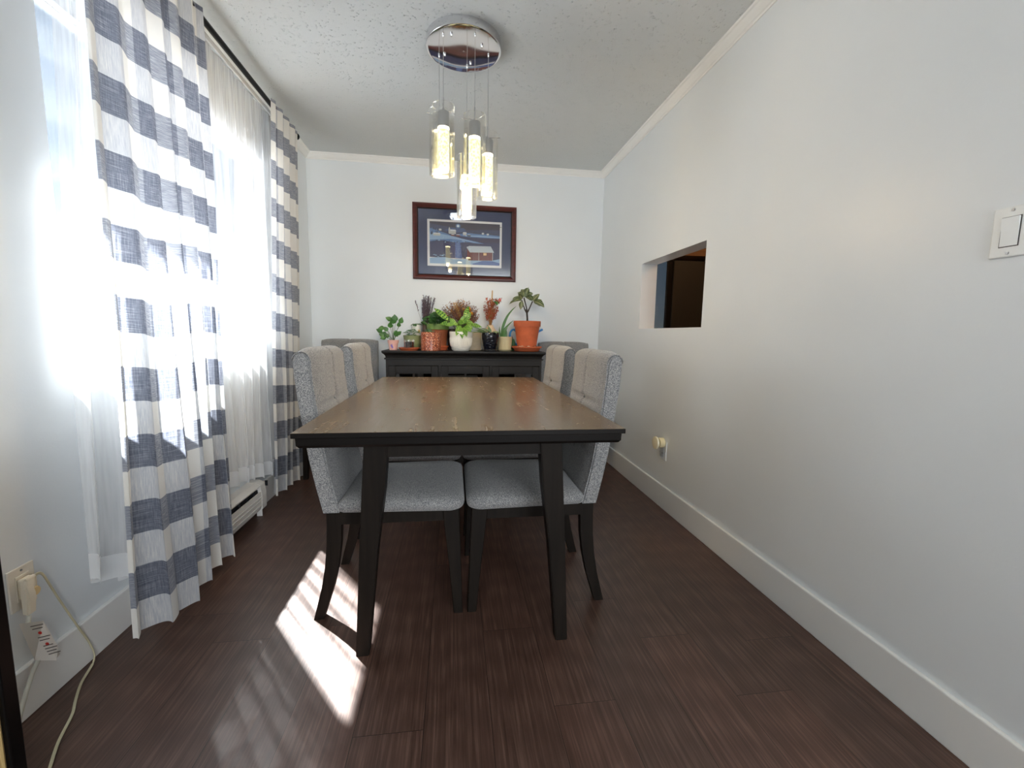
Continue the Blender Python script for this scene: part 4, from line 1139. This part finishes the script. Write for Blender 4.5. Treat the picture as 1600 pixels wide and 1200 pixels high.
    # 6 speckled terracotta cylinder with a succulent
    x, y = -0.178, 3.345
    M_speck, nt, p = newmat('speckled_glaze')
    co = nt.n('TexCoord').outputs['Object']
    v = nt.n('TexVoronoi', Vector=co, Scale=95.0).outputs['Distance']
    nz = nt.n('TexNoise', Vector=co, Scale=120.0, Detail=1.0).outputs[0]
    c = nt.mix(nt.math('GREATER_THAN', nz, 0.53), srgb(168, 84, 52), srgb(98, 44, 34)); c = nt.mix(nt.math('LESS_THAN', v, 0.33), c, srgb(232, 176, 140))
    nt.link(c, p.inputs['Base Color']); p.inputs['Roughness'].default_value = 0.3
    t = thing('potted_plant', 'speckled terracotta cylinder pot with a small grey-green succulent', 'plant', (x, y, z0))
    pot(t, 'pot', M_speck, (x, y, z0), [(0.0001, 0), (0.071, 0), (0.075, 0.004), (0.0755, 0.138), (0.073, 0.142), (0.069, 0.141), (0.067, 0.02), (0.0001, 0.012)], 48)
    soil(t, x, y, z0+0.128, 0.067)
    bm = bmesh.new()
    for k in range(34):
        a = k*2.399; r = 0.004+0.0006*k
        leaf(bm, (x-0.01+r*math.cos(a), y+r*math.sin(a)*0.9, z0+0.130), (math.cos(a)*(0.3+k*0.02), math.sin(a)*(0.3+k*0.02), 1.2-k*0.02), (0, 0, 1), 0.042, 0.008, droop=-0.3, fold=0.6, shape=0.6)
    obj('foliage', bm, M_succ, t, recalc=False)

    # 7 tall terracotta pot with a green painted rim, bushy plant, on its saucer
    x, y = -0.130, 3.500
    s = thing('saucer', 'round terracotta saucer beneath the green-rimmed pot, behind the speckled pot', 'saucer', (x, y, z0))
    pot(s, 'dish', M_terra, (x, y, z0), [(0.0001, 0), (0.072, 0), (0.081, 0.024), (0.086, 0.027), (0.086, 0.036), (0.081, 0.036), (0.068, 0.008), (0.0001, 0.008)])
    t = thing('potted_plant', 'terracotta pot with green painted rim and bushy dark green plant, behind the speckled pot', 'plant', (x, y, z0+0.008))
    pr = flowerpot_profile(0.066, 0.086, 0.198, 0.006, 0.045)
    pp = pot(t, 'pot', mat('brown_terracotta', srgb(150, 84, 52), 0.7, bump=(90, 0.15, 0.001), var=(14, 0.2)), (x, y, z0+0.0082), pr)
    bm = bmesh.new(); zt = z0+0.008
    lathe(bm, [(0.0868, 0.155), (0.0885, 0.157), (0.0895, 0.197), (0.087, 0.1995), (0.0860, 0.1985), (0.0868, 0.157)], (x, y, zt), 40, cap0=False, cap1=False)
    obj('painted_rim', bm, mat('green_rim_paint', srgb(104, 132, 62), 0.6, var=(30, 0.3)), pp, smooth='auto')
    soil(t, x, y, zt+0.175, 0.072)
    bm = bmesh.new(); st = bmesh.new()
    for k in range(150):
        a = R.uniform(0, 2*PI); r = abs(R.gauss(0, .05)); zz = R.uniform(0.0, 0.10)*(1-min(1, r/0.14)*0.55)
        b = (x+r*math.cos(a), y+r*math.sin(a), zt+0.18+zz)
        if k % 4 == 0: tube(st, [(x+r*0.4*math.cos(a), y+r*0.4*math.sin(a), zt+0.172), b], 0.0012, 5)
        leaf(bm, b, (math.cos(a), math.sin(a)-0.3, R.uniform(.1, 1.0)), (0, -0.8, .6), R.uniform(.032, .046), R.uniform(.022, .030), droop=0.6, nx=5)
    obj('stems', st, M_stem, t); obj('foliage', bm, M_dgreen, t, recalc=False)

    # 8 dark slate planter behind, between the terracotta and the white pot
    x, y = -0.016, 3.572
    t = thing('vase', 'plain dark brown vase showing between the speckled pot and the white ribbed pot', 'vase', (x, y, z0))
    pot(t, 'body', mat('dark_vase', srgb(54, 42, 38), 0.4), (x, y, z0), [(0.0001, 0), (0.034, 0), (0.037, 0.008), (0.041, 0.11), (0.045, 0.17), (0.043, 0.172), (0.038, 0.11), (0.03, 0.02), (0.0001, 0.014)])

    # 9 white ribbed pot with attached saucer, patterned calathea
    x, y = 0.052, 3.365
    t = thing('potted_plant', 'white ribbed round pot with a lime green plant with dark-spotted long leaves', 'plant', (x, y, z0))
    M_rib = mat('white_ceramic', srgb(236, 234, 226), 0.25)
    bm = bmesh.new(); seg = 144; rings = []
    for r, z, amp in ((0.058, 0.012, 0), (0.070, 0.022, 0.5), (0.081, 0.045, 1), (0.086, 0.075, 1), (0.087, 0.098, 1), (0.087, 0.108, 0), (0.088, 0.112, 0), (0.090, 0.145, 0), (0.088, 0.149, 0), (0.083, 0.147, 0), (0.080, 0.11, 0), (0.055, 0.02, 0)):
        rings.append([(x+(r+0.0019*amp*math.cos(i*PI/1.5))*math.cos(2*PI*i/seg), y+(r+0.0019*amp*math.cos(i*PI/1.5))*math.sin(2*PI*i/seg), z0+z) for i in range(seg)])
    loft(bm, rings); obj('pot', bm, M_rib, t, smooth='auto')
    pot(t, 'saucer', M_rib, (x, y, z0), [(0.0001, 0), (0.058, 0), (0.066, 0.006), (0.074, 0.018), (0.072, 0.020), (0.062, 0.0115), (0.0001, 0.0115)])
    soil(t, x, y, z0+0.135, 0.078)
    bm = bmesh.new(); st = bmesh.new(); zb = z0+0.135
    #        (tip x, tip y, tip z, width)
    L9 = [(-0.165, 3.36, 1.225, .042), (0.115, 3.345, 1.255, .036), (0.075, 3.30, 1.175, .036), (0.06, 3.26, 1.005, .036), (0.12, 3.25, 1.05, .042), (0.135, 3.29, 1.07, .036), (-0.12, 3.40, 1.10, .034),
          (0.03, 3.28, 1.06, .036), (0.085, 3.27, 1.12, .036), (0.21, 3.32, 1.08, .032), (-0.04, 3.33, 1.15, .034), (0.0, 3.31, 1.10, .03), (0.10, 3.27, 1.16, .034)]
    L9 += [(0.14, 3.30, 1.115, .036), (0.02, 3.265, 1.025, .034), (0.09, 3.255, 1.02, .036), (-0.06, 3.31, 1.09, .032), (0.05, 3.28, 1.14, .038), (0.13, 3.31, 1.20, .034)]
    for tx, ty, tz, W in L9:
        b = Vector((x+(tx-x)*0.12, y+(ty-y)*0.12-0.01, zb)); e = Vector((tx, ty, tz))
        mid = b.lerp(e, 0.35)+Vector((0, -0.01, 0.055 if tz < 1.13 else 0.03))
        tube(st, spline([b, b.lerp(mid, .6)+Vector((0, 0, .01)), mid], 4), 0.0018, 5)
        dv = (e-mid); Ln = dv.length*1.03; d = dv.normalized()+Vector((0, 0, 0.22))
        leaf(bm, mid, d, (0, -0.95, 0.5), Ln, W*1.12, droop=0.42, fold=0.18, nx=9, shape=0.85, wave=0.02)
    obj('stems', st, M_stem, t, smooth=True); obj('foliage', bm, M_lime, t, recalc=False)

    # 10 big dried bouquet in a beige square vase
    x, y = 0.16, 3.59
    t = thing('vase', 'beige square vase behind the white ribbed pot, holding the big dried bouquet', 'vase', (x, y, z0))
    bm = bmesh.new(); rings = []
    for r, z in ((0.058, 0), (0.060, 0.004), (0.060, 0.146), (0.058, 0.15), (0.054, 0.149), (0.054, 0.01)): rings.append([(x-r, y-r, z0+z), (x+r, y-r, z0+z), (x+r, y+r, z0+z), (x-r, y+r, z0+z)])
    loft(bm, rings); obj('body', bm, mat('beige_stoneware', srgb(196, 180, 152), 0.6, var=(30, 0.06)), t)
    d = thing('dried_bouquet', 'wide dried flower bouquet of brown, plum and ochre sprays in the beige vase', 'dried flowers', (x, y, z0+0.05))
    bs = bmesh.new(); parts = {'brown': bmesh.new(), 'plum': bmesh.new(), 'ochre': bmesh.new(), 'grey': bmesh.new()}
    nk = Vector((0.095, 3.565, z0+0.150))
    for k in range(130):
        a = R.uniform(-1.1, 1.1); dep = R.uniform(-1, 0.9)
        Ln = R.uniform(0.13, 0.235)*(1-0.06*abs(dep))
        tip = nk+Vector((math.sin(a)*Ln*0.95-0.055, dep*0.055, math.cos(a)*Ln*1.0+0.03))
        if tip.z < z0+0.19: tip.z = z0+0.19+R.uniform(0, .04)
        tip.y = min(tip.y, 3.655)
        base = Vector((x+R.uniform(-.03, .0), y+R.uniform(-.02, .02), z0+0.02))
        n2 = nk+Vector((R.uniform(-.02, .02), R.uniform(-.012, .012), R.uniform(-.015, .0)))
        tube(bs, spline([base, n2, n2.lerp(tip, .55)+Vector((0, 0, .01)), tip], 3), 0.0009, 4)
        kind = R.choices(['brown', 'plum', 'ochre', 'grey'], [5, 3, 2 if abs(a) < .6 else 0.3, 3 if abs(a) > .5 else 1])[0]
        B = parts[kind]; ax = (tip-n2).normalized(); m = 36 if kind != 'grey' else 15; sp = 0.008 if kind != 'grey' else 0.015
        for q in range(m):
            c = tip-ax*(q*Ln*0.55/m)+Vector((R.gauss(0, sp*.7), R.gauss(0, sp*.6), R.gauss(0, sp*.7))); c.y = min(c.y, 3.665)
            if kind == 'grey': bmesh.ops.create_icosphere(B, subdivisions=1, radius=R.uniform(.0015, .003), matrix=Matrix.Translation(c))
            else: leaf(B, c, (R.gauss(0, 1), R.gauss(0, .6), R.gauss(.4, 1)), (R.gauss(0, 1), -1, R.gauss(0, 1)), R.uniform(.010, .017), .0055, nx=2, droop=0.6)
    for c, r in (((0.118, 3.50, z0+0.325), .019), ((0.138, 3.495, z0+0.293), .016), ((0.075, 3.52, z0+0.33), .010)):
        for q in range(26):
            a, bb = q*2.399, 1-q/13
            s = math.sqrt(max(0, 1-bb*bb)); dv = Vector((math.cos(a)*s, math.sin(a)*s, bb))
            leaf(parts['ochre'] if r < .012 else parts.setdefault('orange', bmesh.new()), Vector(c)+dv*r*0.25, dv, (0.3, 0.2, 1), r*1.05, r*0.8, nx=3, droop=-0.8)
    obj('stems', bs, mat('dry_twig', srgb(112, 90, 66), 0.9), d)
    for nm, B in parts.items():
        cc = {'brown': srgb(150, 96, 66), 'plum': srgb(116, 80, 76), 'ochre': srgb(196, 150, 84), 'grey': srgb(128, 112, 100), 'orange': srgb(232, 160, 56)}[nm]
        o = obj({'orange': 'orange_blooms', 'grey': 'seed_heads'}.get(nm, 'sprays'), B, mat('dried_'+nm, cc, 0.9, var=(60, 0.3)), d, recalc=False)
        if nm != 'grey': o['label'] = {'brown': 'brown dried sprays', 'plum': 'plum coloured dried sprays', 'ochre': 'ochre dried sprays', 'orange': 'orange dried flower heads'}[nm]

    # 11 black glossy pot with trailing striped leaves
    x, y = 0.283, 3.37
    t = thing('potted_plant', 'glossy black dimpled pot with grey-green leaves sprawling to the left', 'plant', (x, y, z0))
    m, nt, p = newmat('black_glaze'); co = nt.n('TexCoord').outputs['Object']
    p.inputs['Base Color'].default_value = srgb(16, 18, 28); p.inputs['Roughness'].default_value = 0.12
    v = nt.n('TexVoronoi', Vector=co, Scale=60.0).outputs['Distance']; b = nt.n('Bump', Strength=0.8, Distance=0.004, Height=v); nt.link(b.outputs[0], p.inputs['Normal'])
    pot(t, 'pot', m, (x, y, z0), [(0.0001, 0), (0.053, 0), (0.056, 0.004), (0.054, 0.014), (0.050, 0.018), (0.058, 0.05), (0.067, 0.10), (0.069, 0.13), (0.066, 0.146), (0.061, 0.147), (0.062, 0.12), (0.045, 0.022), (0.0001, 0.018)], 48)
    soil(t, x, y, z0+0.130, 0.060)
    bm = bmesh.new()
    for tx, ty, tz, W, dr in ((0.150, 3.30, 1.085, .020, .5), (0.155, 3.335, 1.065, .02, .6), (0.165, 3.28, 1.045, .018, .9), (0.150, 3.32, 1.05, .017, .4), (0.235, 3.30, 1.085, .022, 1.2), (0.30, 3.28, 1.06, .022, 1.4), (0.33, 3.30, 1.055, .02, 1.3), (0.265, 3.285, 1.07, .02, 1.4), (0.345, 3.36, 1.06, .018, 1.2), (0.27, 3.33, 1.10, .02, .9)):
        b = Vector((x+(tx-x)*.15, y+(ty-y)*.15, z0+0.128)); e = Vector((tx, ty, tz)); dv = e-b
        leaf(bm, b, dv.normalized()+Vector((0, 0, dr*0.55)), (0, -0.6, 1), dv.length*1.15, W*1.4, droop=dr*1.1, fold=0.5, shape=0.6, nx=9)
    obj('foliage', bm, leaf_material('grey_green_leaf', srgb(74, 96, 62), srgb(126, 148, 104), 'rib'), t, recalc=False)

    # 12 reddish dried bunch with wooden stick, peach ribbon, standing in the black pot's back
    x, y = 0.292, 3.50
    t = thing('vase', 'cream and peach pear-shaped vase behind the black pot', 'vase', (x, y, z0))
    pot(t, 'body', mat('peach_vase', srgb(222, 196, 162), 0.35, var=(25, 0.1)), (x, y, z0), [(0.0001, 0), (0.040, 0), (0.046, 0.01), (0.058, 0.08), (0.060, 0.12), (0.050, 0.16), (0.030, 0.19), (0.024, 0.20), (0.026, 0.208), (0.022, 0.208), (0.02, 0.19), (0.03, 0.02), (0.0001, 0.015)])
    d = thing('dried_bouquet', 'tall narrow bunch of rust-red dried flowers with a wooden stick and a pink ball', 'dried flowers', (x, y, z0+0.05))
    bs = bmesh.new(); bf = bmesh.new(); nk = Vector((x, y, z0+0.21))
    for k in range(62):
        up = R.uniform(0.16, 1); sp = 0.02+0.05*up
        tip = nk+Vector((max(-1, min(1, R.gauss(0, .5)))*sp+0.012*up, max(-1, min(1, R.gauss(0, .5)))*sp*0.7, 0.02+0.195*up))
        tube(bs, spline([(x+R.uniform(-.008, .008), y+R.uniform(-.008, .008), z0+0.06), nk+Vector((R.uniform(-.010, .010), R.uniform(-.010, .010), 0)), tip], 3), 0.0011, 4)
        for q in range(15):
            c = tip+Vector((R.gauss(0, .0055), R.gauss(0, .0055), R.uniform(-.035, .004)))
            leaf(bf, c, (R.gauss(0, .7), R.gauss(0, .6), R.gauss(.6, .6)), (R.gauss(0, 1), -1, R.gauss(0, 1)), R.uniform(.012, .02), .008, nx=2, droop=0.5)
    obj('stems', bs, mat('straw_stem', srgb(158, 120, 72), 0.8), d); obj('blossoms', bf, mat('rust_petals', srgb(166, 82, 54), 0.85, var=(60, 0.35)), d, recalc=False)
    bm = bmesh.new(); tube(bm, [(x-0.004, y+0.003, z0+0.10), (x+0.016, y+0.022, z0+0.485)], 0.005, 10); obj('stick', bm, mat('bare_wood', srgb(196, 158, 104), 0.6), d)
    bm = bmesh.new(); tube(bm, spline([(x+0.016, y-0.025, z0+0.35), (x+0.038, y-0.03, z0+0.38), (x+0.058, y-0.03, z0+0.402)], 4), 0.0012, 5); obj('twig', bm, M_stem, d)
    bm = bmesh.new(); ball(bm, (x+0.072, y-0.03, z0+0.408), 0.0125, 14); obj('ball', bm, mat('pink_ball', srgb(226, 112, 104), 0.6), d, smooth=True)
    bm = bmesh.new(); leaf(bm, (x+0.045, y-0.03, z0+0.395), (0.1, -0.3, -0.6), (0.2, -1, 0.2), 0.034, 0.026, droop=0.3); leaf(bm, (x+0.045, y-0.03, z0+0.39), (-0.9, -0.2, 0.1), (0, -1, 0.3), 0.024, 0.016)
    obj('leaf', bm, M_green, d, recalc=False)

    # 13 cream ribbed pot with tall strap leaves
    x, y = 0.404, 3.43
    t = thing('potted_plant', 'cream ribbed pot with long narrow upright dark green leaves', 'plant', (x, y, z0))
    M_cream = mat('cream_ceramic', srgb(214, 202, 164), 0.35)
    bm = bmesh.new(); seg = 120; rings = []
    for r, z, amp in ((0.040, 0.008, 0), (0.050, 0.014, 1), (0.054, 0.05, 1), (0.057, 0.085, 1), (0.057, 0.092, 0), (0.059, 0.095, 0), (0.060, 0.112, 0), (0.058, 0.115, 0), (0.054, 0.113, 0), (0.044, 0.016, 0)):
        rings.append([(x+(r+0.001*amp*math.cos(i*PI/1.5))*math.cos(2*PI*i/seg), y+(r+0.001*amp*math.cos(i*PI/1.5))*math.sin(2*PI*i/seg), z0+z) for i in range(seg)])
    loft(bm, rings); obj('pot', bm, M_cream, t, smooth='auto')
    pot(t, 'saucer', M_cream, (x, y, z0), [(0.0001, 0), (0.046, 0), (0.054, 0.006), (0.058, 0.012), (0.056, 0.013), (0.044, 0.0075), (0.0001, 0.0075)])
    soil(t, x, y, z0+0.100, 0.051)
    bm = bmesh.new()
    def strap(pts, w):
        uvl = bm.loops.layers.uv.verify(); P = spline(pts, 6); n = len(P); rows = []
        for i, q in enumerate(P):
            tt = i/(n-1); ww = w*(1-tt**3)*(0.75+0.25*math.sin(PI*min(1, tt*1.5))); tg = (P[min(i+1, n-1)]-P[max(i-1, 0)]).normalized(); s = tg.cross(Vector((0, 1, 0))).normalized()
            rows.append([bm.verts.new(q-s*ww/2), bm.verts.new(q+Vector((0, 0.004, 0))), bm.verts.new(q+s*ww/2)])
        for a, b2 in zip(rows, rows[1:]):
            for j in range(2): f = bm.faces.new((a[j], a[j+1], b2[j+1], b2[j])); f.smooth = True
    zb = z0+0.098
    strap([(x-0.025, y, zb), (x-0.018, y-.01, zb+0.09), (x+0.012, y-.01, zb+0.17), (x+0.05, y-.02, zb+0.225), (x+0.088, y-.03, zb+0.262)], 0.022)
    strap([(x-0.01, y-.01, zb), (x-0.010, y-.02, zb+0.06), (x+0.02, y-.02, zb+0.105), (x+0.065, y-.03, zb+0.15)], 0.024)
    strap([(x+0.005, y, zb), (x+0.01, y, zb+0.05), (x+0.007, y, zb+0.09)], 0.022)
    strap([(x-0.03, y, zb), (x-0.043, y, zb+0.06), (x-0.045, y, zb+0.10)], 0.013); strap([(x-0.015, y-.015, zb), (x-0.008, y-.02, zb+0.045), (x+0.02, y-.02, zb+0.09)], 0.02)
    obj('foliage', bm, M_dgreen, t, recalc=False)

    # 14 green glass cactus ornament
    x, y = 0.475, 3.535
    t = thing('ornament', 'small ribbed green cactus ornament between the cream pot and the big terracotta pot', 'ornament', (x, y, z0))
    bm = bmesh.new(); seg = 60; rings = []
    for r, z in ((0.018, 0.0), (0.026, 0.012), (0.030, 0.04), (0.028, 0.07), (0.020, 0.092), (0.008, 0.102)):
        rings.append([(x+r*(1+0.08*math.cos(10*2*PI*i/seg))*math.cos(2*PI*i/seg), y+r*(1+0.08*math.cos(10*2*PI*i/seg))*math.sin(2*PI*i/seg), z0+z) for i in range(seg)])
    loft(bm, rings); obj('body', bm, mat('green_glass', srgb(78, 120, 74), 0.15), t, smooth='auto')
    bm = bmesh.new(); ball(bm, (x, y, z0+0.108), 0.010, 10, (1, 1, 0.9)); obj('flower', bm, mat('dark_red', srgb(92, 44, 40), 0.5), t, smooth=True)

    # 15 blue watering can
    x, y = 0.585, 3.59
    t = thing('watering_can', 'blue watering can mostly hidden behind the big terracotta pot', 'watering can', (x, y, z0))
    M_blue = mat('blue_plastic', srgb(44, 140, 214), 0.3)
    pot(t, 'body', M_blue, (x, y, z0), [(0.0001, 0), (0.056, 0), (0.060, 0.006), (0.054, 0.13), (0.048, 0.145), (0.04, 0.146), (0.045, 0.13), (0.05, 0.01), (0.0001, 0.008)])
    bm = bmesh.new(); tube(bm, spline([(x+0.05, y, z0+0.05), (x+0.085, y, z0+0.10), (x+0.118, y, z0+0.155), (x+0.160, y, z0+0.180)], 6), [0.012]*7+[0.010]*6+[0.009]*6, 14); obj('spout', bm, M_blue, t, smooth='auto')
    bm = bmesh.new(); tube(bm, spline([(x-0.05, y, z0+0.135), (x-0.085, y, z0+0.175), (x-0.115, y, z0+0.15), (x-0.11, y, z0+0.09), (x-0.055, y, z0+0.045)], 6), 0.0085, 12); obj('handle', bm, M_blue, t, smooth='auto')

    # 16 big terracotta pot with veined plant on a saucer with pebbles
    x, y = 0.580, 3.405
    s = thing('saucer', 'wide terracotta saucer with pebbles beneath the big terracotta pot', 'saucer', (x, y, z0))
    pot(s, 'dish', M_terra, (x, y, z0), [(0.0001, 0), (0.088, 0), (0.098, 0.006), (0.112, 0.028), (0.121, 0.031), (0.122, 0.040), (0.115, 0.041), (0.106, 0.036), (0.090, 0.009), (0.0001, 0.009)], 56)
    t = thing('potted_plant', 'big terracotta pot with a branching plant of large dark leaves with pale veins', 'plant', (x, y, z0+0.009))
    zp = z0+0.0095
    pot(t, 'pot', M_terra, (x, y, zp), flowerpot_profile(0.072, 0.108, 0.232, 0.008, 0.044, 0.007), 56)
    soil(t, x, y, zp+0.205, 0.088)
    st = bmesh.new(); bm = bmesh.new(); zb = zp+0.2
    T = Vector((x-0.004, y, zb+0.095))
    tube(st, spline([(x, y, zb), (x, y, zb+0.05), T], 4), 0.0075, 10)
    tips = [Vector((x-0.050, y-0.01, zb+0.195)), Vector((x-0.034, y-0.02, zb+0.215)), Vector((x+0.040, y, zb+0.190))]
    tube(st, spline([T, T+Vector((-0.02, 0, .035)), tips[0]], 4), [0.006]*4+[.0045]*5, 8); tube(st, spline([T, T+Vector((-0.006, -.01, .04)), tips[1]], 4), [0.006]*4+[.0045]*5, 8); tube(st, spline([T, T+Vector((0.018, 0, .035)), tips[2]], 4), [0.006]*4+[.0045]*5, 8)
    A, B, Cc = tips
    for b, d, L, W, dr in ((A, (-.75, -.2, .5), .085, .042, 1.6), (A, (-.35, -.5, .2), .085, .045, 1.5), (A, (-.1, -.2, -.9), .070, .040, .3), (A, (-.9, 0, .1), .12, .03, 1.3), (A, (-.2, -.3, .9), .065, .045, .9),
                           (B, (.35, -.2, 1), .10, .050, 1.2), (B, (.0, -.4, 1), .08, .055, 1.6), (B, (.9, -.2, .9), .105, .045, 1.4), (B, (-.5, -.2, .9), .07, .045, 1.4), (B, (.6, -.1, 1.3), .085, .018, -.3),
                           (Cc, (-.7, -.3, .7), .075, .045, .9), (Cc, (.5, -.3, .7), .075, .045, .5), (Cc, (.85, -.45, -.12), .105, .075, .9), (Cc, (-.2, -.5, .7), .06, .045, 1.4), (Cc, (.7, .2, .5), .07, .04, 1.2)):
        dv = Vector(d).normalized(); leaf(bm, b+dv*0.006, dv, (0.1, -0.75, 0.65), L, W, droop=dr, fold=0.25, nx=10, shape=0.8, wave=0.03)
    obj('branches', st, mat('dark_bark', srgb(52, 46, 40), 0.8), t, smooth=True); obj('foliage', bm, M_vein, t, recalc=False)
    first = None; Mp = [mat('pebble_pale', srgb(206, 182, 156), 0.7), mat('pebble_brown', srgb(122, 82, 62), 0.7)]
    spots = [(-1.95, 0), (-1.75, 1), (-1.58, 0), (-1.30, 0), (-1.12, 1), (-2.15, 0), (-0.95, 0), (-2.4, 0), (-0.75, 1), (-2.6, 1), (-0.55, 0)]
    for k, (a, c) in enumerate(spots):
        r = 0.0895; px, py = x+r*math.cos(a), y+r*math.sin(a); sr = 0.0085+0.002*(k % 3)
        bm = bmesh.new(); ball(bm, (px, py, z0+0.0095+sr*0.8+0.018), sr, 10, (1.1, 0.75, 0.8))
        o = obj('pebble', bm, Mp[c], smooth=True)
        rank = sorted(q[0] for q in spots).index(a)
        nth = ['leftmost', 'second from the left', 'third from the left', 'fourth from the left', 'fifth from the left', 'middle one', 'fifth from the right', 'fourth from the right', 'third from the right', 'second from the right', 'rightmost'][rank]
        tag(o, ('pale' if c == 0 else 'brown')+' pebble, '+nth+' of those in the big terracotta saucer', 'pebble', 'pebbles in the terracotta saucer')
plants()
